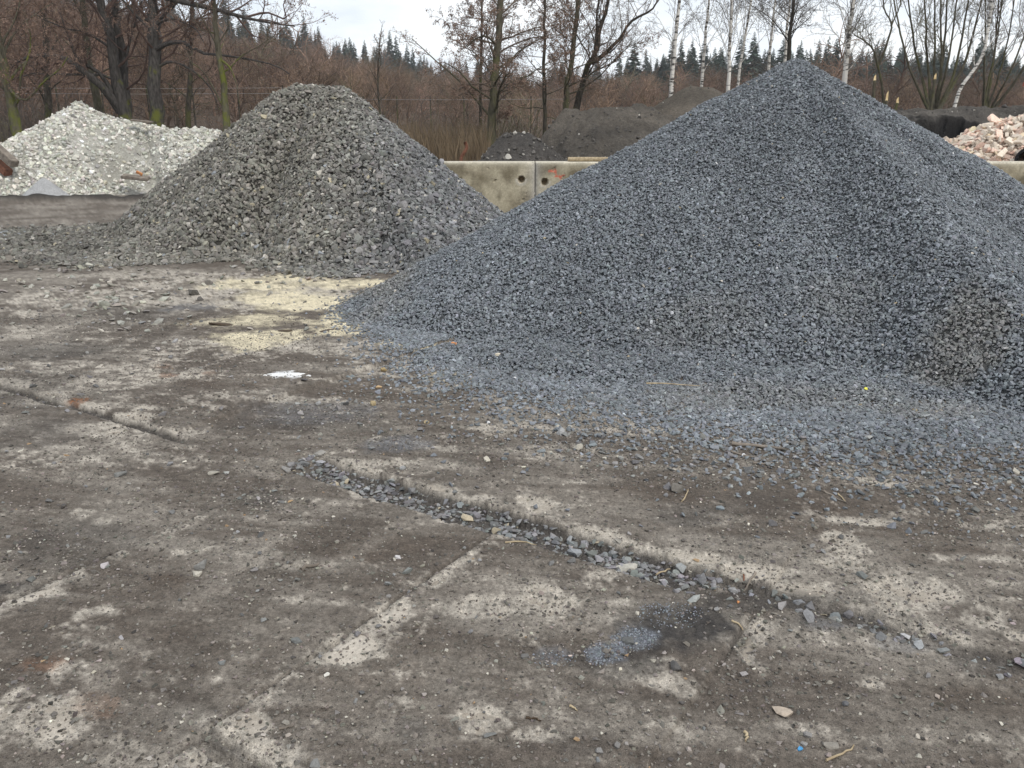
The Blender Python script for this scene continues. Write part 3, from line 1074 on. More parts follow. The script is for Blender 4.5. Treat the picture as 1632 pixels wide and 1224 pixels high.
def brick_cols(x, y, r):
    n = len(x)
    pal = np.array([[.64, .55, .45], [.66, .49, .40], [.60, .40, .31], [.72, .64, .54], [.52, .45, .38], [.68, .56, .40]])
    return np.clip(pal[r.choice(6, n, p=[.28, .24, .13, .18, .1, .07])] * np.exp(r.normal(0, .16, (n, 1))), .02, .85)


heap_stones(HR, pile4, rb, 17000, .115, .36, BRICKS, brick_cols, r1, .7, .98, .05, 250, (-.6, .5), nm='brick_fragment', stuff='brick_fragments',
            keep=lambda x, y, r: (y < 17.5) | (r.random(len(x)) < .3))


# dark earth heaps behind the wall
def earth_heap(p0, p1, H, H1, toe, seed, label, c0, c1, rnd=.12, nz=(.1, .05), bits=300, power=1.0, name='earth_heap'):
    hp = Heap(p0, p1, H, toe, rnd, nz, seed, H1=H1, toe_soft=.05, power=power)
    base = (float(p0[0]), float(p0[1]), 0.0)
    root = empty(name, base, label, 'earth heap')
    hp.body('heap_body', M['earth'], lambda x, y: lerp(np.broadcast_to(np.array(c0), x.shape + (3,)), np.array(c1), np.clip(.5 + 1.4 * fbm(x, y, .7, 4, seed), 0, 1)), root, base, 200, 60)
    if bits:
        rg = np.random.default_rng(seed)
        heap_stones(hp, root, base, bits, .055, .45, RUBBLE, lambda x, y, r: odd(np.clip(np.array([.085, .078, .07]) * np.exp(r.normal(0, .35, (len(x), 1))) * np.ones((1, 3)), .01, .6), r, [(.12, (.38, .36, .32))]),
                    rg, .6, .98, .05, 40, (-.5, .3), nm='clod', stuff='clods', floor=lambda x, y: np.zeros_like(x))
    return hp


e0 = AT(808, 216, 17.0)
earth_heap(e0[:2], AT(835, 218, 17.1)[:2], e0[2] + .03, None, [AT(728, 258, 16.2)[:2], (-.6, 15.2), (.4, 15.0), (1.4, 15.3), (2.1, 16.4), (1.9, 18.0), (.8, 19.0), (-.6, 18.9), (-1.5, 17.6)],
           31, 'small dark grey spoil heap just behind the concrete wall', (.06, .056, .052), (.11, .10, .092), .12, (.10, .09), 900, name='spoil_heap')
e0 = AT(905, 176, 20.6)
e1 = AT(1015, 172, 21.6)
earth_heap(e0[:2], e1[:2], e0[2], e1[2] + .03, [AT(832, 222, 19.2)[:2], (.6, 17.7), (1.6, 16.6), (3.0, 16.2), (5.0, 16.6), (7.0, 18.5), (7.2, 22), (6, 24.5), (3, 25), (.6, 23.5), (-.3, 21.2)],
           32, 'broad flat-topped brown grey earth heap with scraped sides', (.075, .067, .058), (.145, .128, .108), .06, (.2, .14), 900)
e0 = AT(1105, 137, 25.0)
earth_heap(e0[:2], e0[:2] + np.array([.35, .2]), e0[2], None, [(.8, 24), (1.6, 22.2), (4, 20.4), (7, 20.6), (9.6, 23), (10, 26.5), (8, 29.5), (4, 30), (1.5, 27.5)],
           33, 'higher conical brown earth heap behind the flat-topped one', (.10, .088, .073), (.155, .133, .108), .06, (.07, .03), 300)
# the long dark bank with a dug-out hollow
bk0, bk1 = AT(1380, 178, 23.2), AT(1760, 174, 23.2)
BK = Heap(bk0[:2], bk1[:2], bk0[2] + .05, [(5.6, 23.2), (6.4, 21.4), (9, 20.7), (12, 20.8), (15, 20.8), (18.5, 21), (19.4, 23), (18.5, 26.5), (14, 27), (9, 27), (6, 25.8)], .1, (.14, .1), 5, toe_soft=.04, power=.55, H1=bk1[2] + .05)
hx, hy = AT(1525, 205, 21.6)[:2]


def bank_h0(x, y):
    return Heap.h(BK, x, y)


class Bank(Heap):
    def h(s, x, y):
        z = Heap.h(s, x, y)
        for (cx, cy, rx, ry) in ((hx, hy - .45, 1.4, 1.0), (hx + 3.1, hy - .3, 1.0, 1.1)):
            w = 1 - sstep(.75, 1.05, np.sqrt(((x - cx) / rx) ** 2 + ((y - cy) / ry) ** 2) + .55 * fbm(x, y, 1.5, 4, 71))
            z = z * (1 - w) + np.minimum(z, .12) * w
        return z


BK.__class__ = Bank
bkb = (float(hx), float(hy), 0.0)
bank = empty('earth_bank', bkb, 'long dark earth bank with a black dug-out hollow behind the brick rubble', 'earth bank')


def bank_col(x, y):
    c = lerp(np.broadcast_to(np.array([.075, .068, .062]), x.shape + (3,)), np.array([.14, .128, .113]), np.clip(.5 + 1.4 * fbm(x, y, .8, 4, 44), 0, 1))
    hollow_shade = np.zeros_like(x)                      # black shade inside the dug hollows, painted into the soil colour
    for (cx, cy, rx, ry) in ((hx, hy - .45, 1.55, 1.15), (hx + 3.1, hy - .3, 1.2, 1.45)):
        hollow_shade = np.maximum(hollow_shade, 1 - sstep(.85, 1.05, np.sqrt(((x - cx) / rx) ** 2 + ((y - cy) / ry) ** 2) + .55 * fbm(x, y, 1.5, 4, 71)))
    return lerp(c, np.array([.022, .021, .021]), hollow_shade)


BK.body('heap_body', M['earth'], bank_col, bank, bkb, 420, 140)
heap_stones(BK, bank, bkb, 1200, .06, .5, RUBBLE, lambda x, y, r: odd(np.clip(np.array([.06, .055, .05]) * np.exp(r.normal(0, .35, (len(x), 1))) * np.ones((1, 3)), .01, .6), r, [(.07, (.36, .34, .3))]),
            r1, .6, .98, .05, 40, (-.5, .3), nm='clod', stuff='clods', floor=lambda x, y: np.zeros_like(x))
#@@WALL
# ------------------------------------------------------------------ concrete wall of precast blocks
WY, WH = 13.45, AT(800, 258, 13.45)[2]
wall = empty('concrete_wall', (0.36, WY, 0), 'low weathered wall of precast concrete blocks behind the gravel heaps', 'wall')
JX = AT(853, 258, WY)[0]
bw = 2.02
for k in range(-2, 6):
    x0, x1 = JX + k * bw + .008, JX + (k + 1) * bw - .008
    x0 = max(x0, -1.75) if k == -1 else x0
    if k == -2:
        continue
    nx_, nz_ = (110, 60) if k in (-1, 0) else (60, 34)
    X_, Z_ = np.meshgrid(np.linspace(x0, x1, nx_), np.linspace(0, WH, nz_), indexing='ij')
    d_ = np.minimum(np.minimum(X_ - x0, x1 - X_), WH - Z_)
    Y_ = WY + .006 * fbm(X_, Z_, 4, 4, 80 + k) + .018 * np.exp(-d_ / .018) * (1 + 1.5 * np.abs(fbm(X_, Z_, 9, 3, 83))) + .016 * sstep(.35, .5, fbm(X_, Z_, 7, 3, 84))
    col = lerp(np.broadcast_to(np.array([.46, .41, .30]), X_.shape + (3,)), np.array([.20, .17, .115]), np.clip(.45 + 1.9 * fbm(X_, Z_, 2.6, 5, 85 + k), 0, 1))
    col = lerp(col, np.array([.14, .12, .08]), np.clip(1.6 * fbm(X_, Z_ * .6, 7, 4, 88) - .2, 0, 1))
    col = lerp(col, np.array([.46, .44, .40]), np.exp(-np.minimum(X_ - x0, x1 - X_) / .07) * .8)
    col = lerp(col, np.array([.62, .58, .48]), np.exp(-(WH - Z_) / .03) * .9)  # bright lit top edge painted into the block colour
    if k >= 3:
        col = lerp(col, np.array([.06, .05, .03]), np.clip(1 - sstep(.6, 1.1, np.hypot((X_ - AT(1632, 296, WY)[0]) / .35, (Z_ - .62) / .3) + .5 * fbm(X_, Z_, 4, 3, 3)), 0, 1) * .75)
    if k in (-1, 0):
        hole = AT(831 if k == -1 else 868, 286 if k == -1 else 290, WY)
        dd = np.hypot(X_ - hole[0], Z_ - hole[2])
        w = 1 - sstep(.035, .06, dd + .012 * fbm(X_, Z_, 20, 2, 5))
        Y_ = Y_ + .09 * w
        col = lerp(col, np.array([.20, .15, .09]), w)
        ring = np.exp(-((dd - .075) / .02) ** 2) * (Z_ < hole[2] + .02)
        col = lerp(col, np.array([.55, .52, .45]), ring * .7)
    if k == 0:                                               # red spray marks
        for (u, v, w_, h_) in ((878, 272, .03, .012), (886, 276, .012, .05), (889, 281, .05, .011), (893, 283, .012, .03), (898, 279, .02, .008)):
            p_ = AT(u, v, WY)
            m_ = (np.abs((X_ - p_[0]) + .3 * (Z_ - p_[2])) < w_ * 1.3) & (np.abs(Z_ - p_[2]) < h_ * 1.3)
            col[m_] = col[m_] * .3 + np.array([.6, .13, .08]) * .7
    V = np.stack([X_, Y_, Z_], -1)
    nv = nx_ * nz_
    id_ = np.arange(nv).reshape(nx_, nz_)
    Q = np.stack([id_[:-1, :-1], id_[1:, :-1], id_[1:, 1:], id_[:-1, 1:]], -1).reshape(-1, 4)
    loop = np.concatenate([id_[:, 0], id_[-1, 1:], id_[::-1, -1][1:], id_[0, ::-1][1:-1]])
    V = V.reshape(-1, 3)
    bk = V[loop].copy()
    bk[:, 1] = WY + .28
    V = np.vstack([V, bk])
    kk = len(loop)
    i_ = np.arange(kk)
    S = np.stack([loop[i_], nv + i_, nv + (i_ + 1) % kk, loop[(i_ + 1) % kk]], -1)
    cc = np.vstack([col.reshape(-1, 3), np.tile(np.array([.42, .38, .3]), (kk, 1))])
    V = V - np.array([0.36, WY, 0])
    link('wall_block', mesh_np('wall_block', V, [Q, S, np.arange(nv, nv + kk)[::-1][None]], cc), M['wall'], wall)


# ------------------------------------------------------------------ tubes
def tube_groups(branches, sides_by=None):
    """branches: list of (pts (n,3), radii (n), sides) -> verts, faces"""
    groups = {}
    for p, r, s in branches:
        groups.setdefault((len(p), s), []).append((p, r))
    Vs, Fs, off = [], [], 0
    for (n, s), lst in groups.items():
        P = np.array([b[0] for b in lst], float)
        Rd = np.array([b[1] for b in lst], float)
        T_ = np.gradient(P, axis=1)
        T_ /= np.maximum(np.linalg.norm(T_, axis=2, keepdims=True), 1e-9)
        ref = np.where(np.abs(T_[:, :1, 2:3]) > .9, np.array([1., 0, 0]), np.array([0, 0, 1.]))
        U = np.cross(T_, ref)
        U /= np.maximum(np.linalg.norm(U, axis=2, keepdims=True), 1e-9)
        Wv = np.cross(T_, U)
        a = np.linspace(0, 2 * PI, s, endpoint=False)
        ring = P[:, :, None, :] + Rd[:, :, None, None] * (U[:, :, None, :] * np.cos(a)[None, None, :, None] + Wv[:, :, None, :] * np.sin(a)[None, None, :, None])
        m = len(lst)
        ids = np.arange(m * n * s).reshape(m, n, s) + off
        nx_ = np.roll(ids, -1, 2)
        F = np.stack([ids[:, :-1], nx_[:, :-1], nx_[:, 1:], ids[:, 1:]], -1).reshape(-1, 4)
        Vs.append(ring.reshape(-1, 3))
        Fs.append(F)
        off += m * n * s
    return np.concatenate(Vs), Fs


def tube_obj(name, pts, radii, mat, sides=8, parent=None, origin=(0, 0, 0), smooth=True, caps=True):
    V, F = tube_groups([(np.array(pts, float) - np.array(origin), np.array(radii, float), sides)])
    n = len(pts)
    if caps:
        F = F + [np.arange(sides)[None], np.arange((n - 1) * sides, n * sides)[::-1][None]]
    return link(name, mesh_np(name, V, F, None, smooth), mat, parent, origin if parent is None else None)


def smooth_path(pts, n):
    pts = np.array(pts, float)
    t = np.linspace(0, 1, len(pts))
    tt = np.linspace(0, 1, n)
    # Catmull-Rom
    out = []
    for v in tt:
        f = v * (len(pts) - 1)
        i = min(int(f), len(pts) - 2)
        u = f - i
        p1, p2 = pts[i], pts[i + 1]
        p0 = pts[i - 1] if i > 0 else 2 * p1 - p2
        p3 = pts[i + 2] if i + 2 < len(pts) else 2 * p2 - p1
        out.append(.5 * ((2 * p1) + (-p0 + p2) * u + (2 * p0 - 5 * p1 + 4 * p2 - p3) * u * u + (-p0 + 3 * p1 - 3 * p2 + p3) * u ** 3))
    return np.array(out)


# ------------------------------------------------------------------ bare trees
class Grower:
    def __init__(s, seed, up=.25, wig=.16, ang=(35, 70), kids=(7, 6, 4), ratio=(.42, .4, .45), droop=0.0, rmin=.0035, catkin=0, catsize=.022):
        s.r = random.Random(seed)
        s.up, s.wig, s.ang, s.kids, s.ratio, s.droop, s.rmin, s.cat, s.cs = up, wig, ang, kids, ratio, droop, rmin, catkin, catsize
        s.out = []           # (level, pts, radii)
        s.cats = []

    def rv(s):
        return Vector((s.r.gauss(0, 1), s.r.gauss(0, 1), s.r.gauss(0, 1)))

    def path(s, p, d, L, n, wig, up):
        pts = [p.copy()]
        d = d.normalized()
        for i in range(n):
            d = (d + s.rv() * wig + Vector((0, 0, up * (1.0 / n) - s.droop * i / n / n * 2))).normalized()
            p = p + d * (L / n)
            pts.append(p.copy())
        return pts

    def kid_dir(s, d, lo, hi):
        ax = d.cross(s.rv())
        if ax.length < 1e-4:
            ax = Vector((1, 0, 0))
        ax.normalize()
        a = R(s.r.uniform(lo, hi))
        return (d * math.cos(a) + ax * math.sin(a)).normalized()

    def spread(s, pts, rad, lev, L, tmin=.2):
        """side shoots along a branch; lev is the level of the children"""
        if lev > 4:
            return
        k = s.kids[lev - 2]
        n = max(1, int(k * s.r.uniform(.75, 1.3)))
        m = len(pts) - 1
        for j in range(n):
            t = tmin + (1 - tmin) * (j + s.r.random()) / n
            f = t * m
            i = min(int(f), m - 1)
            p = pts[i].lerp(pts[i + 1], f - i)
            d = (pts[i + 1] - pts[i]).normalized()
            cl = L * s.ratio[lev - 2] * s.r.uniform(.6, 1.25) * (1.15 - .55 * t)
            r0 = max(s.rmin, rad[i] * s.r.uniform(.42, .62))
            s.branch(p, s.kid_dir(d, *s.ang), cl, r0, lev)

    def branch(s, p, d, L, r0, lev, up=None):
        n = {1: 7, 2: 5, 3: 4, 4: 2}[lev]
        pts = s.path(p, d, L, n, s.wig * (1 if lev < 4 else .7), s.up if up is None else up)
        e = .25 if lev < 4 else .35
        rad = [max(s.rmin * .7, r0 * (1 - (1 - e) * i / n)) for i in range(n + 1)]
        s.out.append((lev, pts, rad))
        if s.cat and lev >= 3:
            for _ in range(s.cat):
                q_ = pts[s.r.randint(1, n)] + s.rv() * .03
                s.cats.append((q_, s.cs * s.r.uniform(.6, 1.5)))
        s.spread(pts, rad, lev + 1, L)

    def follow(s, pts, r0, r1, lev, n=10):
        """a branch along a given path"""
        P = [Vector(p) for p in smooth_path(pts, n)]
        rad = [r0 + (r1 - r0) * i / (n - 1) for i in range(n)]
        s.out.append((lev, P, rad))
        L = sum((P[i + 1] - P[i]).length for i in range(n - 1))
        s.spread(P, rad, lev + 1, L * .75)
        return P, rad, L


SIDES = {0: 9, 1: 6, 2: 4, 3: 3, 4: 3}


def cat_mesh(cats, seed=0):
    rg = np.random.default_rng(seed)
    n = len(cats)
    c = np.array([tuple(a[0]) for a in cats])
    sz = np.array([a[1] for a in cats])[:, None]
    d1 = rg.normal(size=(n, 3))
    d2 = rg.normal(size=(n, 3))
    d1 /= np.linalg.norm(d1, axis=1)[:, None]
    d2 /= np.linalg.norm(d2, axis=1)[:, None]
    V = np.stack([c - d1 * sz, c + d2 * sz * .6, c + d1 * sz, c - d2 * sz * .6], 1).reshape(-1, 3)
    F = np.arange(4 * n).reshape(n, 4)
    return V, [F]


def make_tree(name, label, cat, trunk, r0, r1, seed, bark, twig, limbs=14, lim_len=2.6, t0=.3, elev=(10, 55), given=(), group=None,
              up=.25, wig=.16, ang=(35, 70), kids=(7, 6, 4), ratio=(.42, .4, .45), droop=0, catkin=0, rmin=.0035, extra=(), lr=.34, catsize=.022, limb_parts=8):
    """trunk: list of points; given: explicit limbs [(points, r0, r1)]; extra: further stems [(points, r0, r1)]"""
    g = Grower(seed, up, wig, ang, kids, ratio, droop, rmin, catkin, catsize)
    stems = [(trunk, r0, r1)] + list(extra)
    base = tuple(float(v) for v in trunk[0])
    root = empty(name, base, label, cat, group)
    ob = np.array(base)
    rr_ = random.Random(seed + 1)
    for si, (tp, ra, rb_) in enumerate(stems):
        n = 14
        P = smooth_path(tp, n)
        wob = np.random.default_rng(seed + si).normal(0, ra * .18, (n, 3))
        wob[0] = 0
        wob[:, 2] = 0
        P = P + wob
        rad = np.linspace(ra, rb_, n) * (1 + np.exp(-np.linspace(0, 10, n)) * .35)
        V, F = tube_groups([(P - ob, rad, 9)])
        link('trunk' if si == 0 else 'stem', mesh_np('trunk', V, F, None, True), bark, root)
        L = np.linalg.norm(np.diff(P, axis=0), axis=1).sum()
        PV = [Vector(p) for p in P]
        nl = limbs if si == 0 else max(3, int(limbs * .6))
        azo = rr_.uniform(0, 6.28)
        for j in range(nl):
            t = t0 + (1 - t0) * (j + rr_.random() * .8) / nl
            f = t * (n - 1)
            i = min(int(f), n - 2)
            p = PV[i].lerp(PV[i + 1], f - i)
            az = azo + j * 2.4 + rr_.uniform(-.5, .5)
            el = R(rr_.uniform(*elev) + 15 * t)
            d = Vector((math.cos(az) * math.cos(el), math.sin(az) * math.cos(el), math.sin(el)))
            td = (PV[i + 1] - PV[i]).normalized()
            d = (d + td * .35).normalized()
            ll = lim_len * rr_.uniform(.7, 1.2) * (1.25 - .85 * t)
            g.branch(p, d, ll, max(rad[i] * rr_.uniform(lr * .6, lr), .012), 1)
        # leader tip
        g.branch(PV[-1], (PV[-1] - PV[-2]), lim_len * .6, rb_, 2)
    for (pts, ra, rb_) in given:
        g.follow(pts, ra, rb_, 1, 12)
    lims = [b for b in g.out if b[0] == 1]
    lims.sort(key=lambda b: -b[2][0])
    small = [b for b in g.out if b[0] > 1] + lims[limb_parts:]
    for b in lims[:limb_parts]:
        V, F = tube_groups([(np.array([tuple(p) for p in b[1]]) - ob, np.array(b[2]), 6)])
        link('limb', mesh_np('limb', V, F, None, True), bark, root)
    V, F = tube_groups([(np.array([tuple(p) for p in b[1]]) - ob, np.array(b[2]), SIDES[b[0]]) for b in small])
    link('crown', mesh_np('crown', V, F), twig, root)
    if g.cats:
        V, F = cat_mesh(g.cats, seed)
        link('dry_leaves', mesh_np('dry_leaves', V - ob, F), M['catkin'], root)
    return root


def tpath(pix, y, y1=None, extend=0):
    """trunk path through photograph points at depth y; the first point is put on the ground"""
    y1 = y if y1 is None else y1
    n = len(pix)
    P = [AT(u, v, y + (y1 - y) * i / max(1, n - 1)) for i, (u, v) in enumerate(pix)]
    if extend:
        P.append(P[-1] + (P[-1] - P[-2]) / np.linalg.norm(P[-1] - P[-2]) * extend)
    b_ = P[0].copy()
    d = P[1] - P[0]
    b_ = P[0] - d / max(d[2], .3) * (P[0][2] + .1)
    b_[2] = -.1
    if np.linalg.norm(b_ - P[0]) > .15:
        P = [b_] + P
    return P


#@@TREES
# left group, behind the pale heap
make_tree('bare_tree', 'thick grey twin-stemmed bare tree trunk rising behind the pale rubble heap', 'tree', tpath([(197, 185), (185, 100), (172, 40), (163, 0)], 29, extend=4.5), .21, .10, 101,
          M['bark_grey'], M['twig_red'], limbs=16, lim_len=3.6, t0=.26, elev=(-8, 40), kids=(8, 7, 4), catkin=3, wig=.2,
          extra=[(tpath([(200, 180), (196, 100), (184, 30), (180, 0)], 29.3, extend=4.5), .16, .08)],
          given=[([AT(192, 178, 29), AT(165, 140, 28.6), AT(125, 108, 28.3), AT(100, 92, 28.1), AT(60, 88, 28), AT(25, 100, 27.8), AT(5, 125, 27.6)], .15, .02),
                 ([AT(190, 165, 29), AT(160, 118, 28.8), AT(125, 95, 28.5), AT(110, 60, 28.4), AT(95, 20, 28.2)], .08, .015)])
make_tree('bare_tree', 'straight thick bare tree with mossy foot and long limbs reaching over the coarse heap', 'tree', tpath([(246, 190), (245, 100), (243, 40), (240, 0)], 28, extend=4.5), .23, .12, 102,
          M['bark_grey'], M['twig_red'], limbs=14, lim_len=3.6, t0=.36, elev=(-5, 40), kids=(8, 7, 4), catkin=3, wig=.2,
          given=[([AT(248, 80, 28), AT(270, 68, 27.6), AT(295, 68, 27.3), AT(320, 84, 27), AT(355, 88, 26.8), AT(400, 95, 26.6), AT(440, 105, 26.5), AT(462, 118, 26.4)], .075, .012),
                 ([AT(242, -10, 28), AT(290, 3, 27.3), AT(340, 14, 26.6), AT(390, 28, 26), AT(430, 36, 25.6), AT(470, 42, 25.3)], .10, .015),
                 ([AT(246, 110, 28), AT(275, 98, 27.8), AT(310, 115, 27.5), AT(335, 140, 27.3), AT(350, 175, 27.2)], .05, .01),
                 ([AT(390, 28, 26), AT(425, 20, 25.8), AT(455, 30, 25.6), AT(452, 5, 25.4), AT(470, -20, 25.3)], .035, .008),
                 ([AT(245, 40, 28), AT(275, 30, 27.6), AT(310, 45, 27.2), AT(325, 68, 27)], .05, .01)])
make_tree('bare_tree', 'slim yellow-green mossy trunk behind the shoulder of the coarse heap', 'tree', tpath([(362, 205), (357, 150), (350, 95), (343, 40), (340, 0)], 26.5, extend=3), .115, .05, 103,
          M['bark_moss'], M['twig_brown'], limbs=12, lim_len=2.6, t0=.4, elev=(0, 45), kids=(7, 6, 4), catkin=0, wig=.2,
          given=[([AT(352, 95, 26.5), AT(368, 110, 26.3), AT(378, 140, 26.2), AT(382, 165, 26.1)], .03, .006), ([AT(360, 180, 26.5), AT(340, 140, 26.3), AT(322, 112, 26.1), AT(305, 100, 26), AT(302, 90, 26)], .03, .008)])
make_tree('bare_tree', 'leaning trunk thickly coated in yellow-green moss at the edge of the pale heap', 'tree', tpath([(28, 215), (18, 165), (6, 110), (-6, 50)], 26, extend=5), .17, .09, 104,
          M['bark_moss'], M['twig_red'], limbs=14, lim_len=3.4, t0=.35, elev=(-10, 40), kids=(8, 7, 4), catkin=3, wig=.2,
          given=[([AT(12, 140, 26), AT(40, 160, 25.6), AT(70, 130, 25.3), AT(95, 110, 25.1), AT(108, 90, 25)], .04, .008)])
make_tree('bare_tree', 'olive mossy trunk half hidden behind the twin-stemmed bare tree', 'tree', tpath([(158, 185), (147, 120), (137, 50), (132, 0)], 31.5, extend=4), .15, .08, 105,
          M['bark_olive'], M['twig_red'], limbs=14, lim_len=3.2, t0=.3, elev=(-5, 45), kids=(8, 6, 4), catkin=3, wig=.2)
make_tree('bare_tree', 'tall red-twigged tree with its crown above the leaning mossy trunk', 'tree', tpath([(78, 190), (74, 100), (70, 0)], 33.5, extend=4), .15, .08, 106,
          M['bark_dark'], M['twig_red'], limbs=16, lim_len=3.6, t0=.25, elev=(-5, 45), kids=(8, 7, 4), catkin=3, wig=.2)
make_tree('bare_tree', 'red-twigged bare tree crown filling the gap between the thick trunks', 'tree', tpath([(300, 195), (303, 100), (306, 0)], 35, extend=3), .12, .06, 107,
          M['bark_dark'], M['twig_red'], limbs=14, lim_len=3.2, t0=.3, elev=(-5, 45), kids=(8, 6, 4), catkin=3, wig=.2)

# middle group
make_tree('bare_tree', 'tall bare tree with mossy trunk and arching level limbs beside the small spoil heap', 'tree', tpath([(784, 214), (787, 150), (792, 90), (797, 0)], 24.5, extend=4), .135, .07, 111,
          M['bark_olive'], M['twig_brown'], limbs=26, lim_len=2.5, t0=.26, elev=(-12, 30), kids=(8, 7, 4), catkin=2, wig=.17, droop=.3, up=.05,
          given=[([AT(784, 140, 24.5), AT(765, 133, 24.2), AT(740, 138, 24), AT(722, 150, 23.8)], .03, .008), ([AT(787, 195, 24.5), AT(803, 182, 24.3), AT(815, 175, 24.2)], .018, .006),
                 ([AT(790, 70, 24.5), AT(775, 58, 24.2), AT(758, 62, 24), AT(745, 75, 23.9)], .035, .008)])
make_tree('bare_tree', 'thin dark straight tree with short level twigs beside the mossy bare tree', 'tree', tpath([(868, 195), (867, 120), (868, 60), (868, 0)], 26, extend=3), .06, .03, 112,
          M['bark_dark'], M['twig_brown'], limbs=26, lim_len=1.7, t0=.2, elev=(-20, 15), kids=(7, 6, 4), catkin=1, wig=.15, droop=.3, up=.0)
make_tree('bare_tree', 'brown-leaved tree standing at the crest of the flat-topped earth heap', 'tree', tpath([(900, 178), (905, 130), (915, 70), (920, 0)], 27, extend=3), .10, .05, 113,
          M['bark_olive'], M['twig_brown'], limbs=22, lim_len=2.3, t0=.2, elev=(-10, 40), kids=(8, 7, 4), catkin=2, wig=.17)
make_tree('willow_tree', 'spreading willow forking low into dark crooked stems above the earth heap', 'tree', tpath([(918, 178), (932, 120), (950, 80), (958, 40), (970, 0)], 27.5, extend=2), .11, .035, 114,
          M['bark_dark'], M['twig_brown'], limbs=14, lim_len=2.2, t0=.3, elev=(20, 60), kids=(7, 6, 4), wig=.2, ratio=(.45, .45, .5),
          extra=[([AT(943, 100, 27.5), AT(965, 85, 27.3), AT(988, 62, 27.1), AT(1005, 35, 27), AT(1035, 18, 26.8), AT(1050, 0, 26.7)], .065, .02),
                 ([AT(946, 95, 27.5), AT(950, 60, 27.7), AT(952, 20, 27.9), AT(958, -30, 28)], .05, .02),
                 ([AT(925, 135, 27.5), AT(945, 115, 27.3), AT(968, 105, 27.1), AT(985, 95, 27)], .03, .01)])
make_tree('bare_tree', 'small thin-stemmed tree with rusty leaves close by the mossy bare tree', 'tree', tpath([(766, 190), (767, 100), (768, 30), (768, 0)], 27.5, extend=2), .05, .025, 115,
          M['bark_dark'], M['twig_red'], limbs=22, lim_len=1.9, t0=.3, elev=(-15, 35), kids=(8, 6, 4), catkin=2, wig=.17)
make_tree('sapling', 'thin bare sapling rising behind the coarse heap beside the reeds', 'tree', tpath([(606, 185), (602, 140), (604, 90)], 24, extend=.4), .03, .012, 116,
          M['bark_dark'], M['twig_brown'], limbs=14, lim_len=.8, t0=.2, elev=(20, 60), kids=(5, 4, 3), wig=.12)

# birches on the right
BIR = [((1070, 150), (1075, 80), (1083, 0), 27, .075, 'white birch standing at the foot of the conical earth heap', 121, 12),
       ((1118, 138), (1123, 70), (1130, 0), 28.5, .055, 'thin white birch rising behind the top of the conical earth heap', 122, 12),
       ((1161, 132), (1163, 70), (1166, 0), 27.5, .065, 'white birch with dense side twigs beside the thinner leaning one', 123, 18),
       ((1177, 126), (1187, 60), (1198, 0), 28.5, .05, 'slim white birch leaning away from its denser neighbour', 124, 12),
       ((1226, 102), (1229, 60), (1236, 0), 29.5, .05, 'pale thin birch close beside the gravel cone summit', 125, 12),
       ((1251, 92), (1254, 50), (1259, 0), 30.5, .055, 'white birch half behind the dark trunk at the gravel cone summit', 126, 12),
       ((1346, 138), (1351, 70), (1360, 0), 26.5, .085, 'tall white birch with drooping fine twigs beside the crooked forked tree', 127, 22)]
for (p0, p1, p2, yy, rr0, lab, sd_, nl) in BIR:
    make_tree('birch_tree', lab, 'tree', tpath([p0, p1, p2], yy, extend=4.5), rr0, rr0 * .5, sd_, M['birch'], M['twig_dark'], limbs=nl, lim_len=2.3, t0=.3, elev=(35, 65),
              kids=(7, 6, 5), wig=.13, droop=.45, ang=(25, 50), lr=.24, rmin=.0028, group='birches behind the heaps')
make_tree('bare_tree', 'dark slender trunk with fine level branches right at the gravel cone summit', 'tree', tpath([(1257, 92), (1259, 50), (1265, 0)], 28, extend=3.5), .07, .04, 128, M['bark_dark'], M['twig_dark'],
          limbs=26, lim_len=1.9, t0=.3, elev=(-5, 30), kids=(7, 6, 4), wig=.15, up=.1)
make_tree('willow_sapling', 'thin crooked forked tree between the tall birch and the willow clump', 'tree', tpath([(1410, 178), (1404, 130), (1394, 85), (1378, 65), (1362, 56)], 26, 25.5), .045, .015, 129, M['bark_olive'], M['twig_olive'],
          limbs=9, lim_len=1.3, t0=.4, elev=(30, 70), kids=(5, 5, 3), wig=.16,
          extra=[([AT(1399, 105, 26), AT(1412, 75, 26), AT(1421, 40, 26), AT(1410, 15, 26), AT(1405, -20, 26)], .035, .014), ([AT(1421, 40, 26), AT(1432, 15, 26), AT(1440, -15, 26)], .02, .01)])
# willow clump: many stems fanning out
wr = random.Random(9)
stems = []
for k, ut in enumerate([1428, 1450, 1474, 1490, 1508, 1522, 1540, 1560]):
    ub = 1488 + (ut - 1495) * .12
    yy = 25.5 + wr.uniform(-.8, .8)
    mid = ub + (ut - ub) * .62
    stems.append(([AT(ub, 176, 25.5), AT(mid, 105 + wr.uniform(-8, 8), yy), AT(ut, 20, yy), AT(ut + (ut - ub) * .3, -70, yy)], wr.uniform(.034, .052), .013))
make_tree('willow_clump', 'many-stemmed bare willow clump fanning out above the dark earth bank', 'tree', tpath([(1494, 176), (1500, 110), (1500, 40), (1498, -40)], 25.5), .048, .018, 130, M['bark_olive'], M['twig_olive'],
          limbs=7, lim_len=1.9, t0=.35, elev=(30, 70), kids=(8, 7, 5), wig=.15, ang=(20, 45), rmin=.003, extra=stems, limb_parts=14)
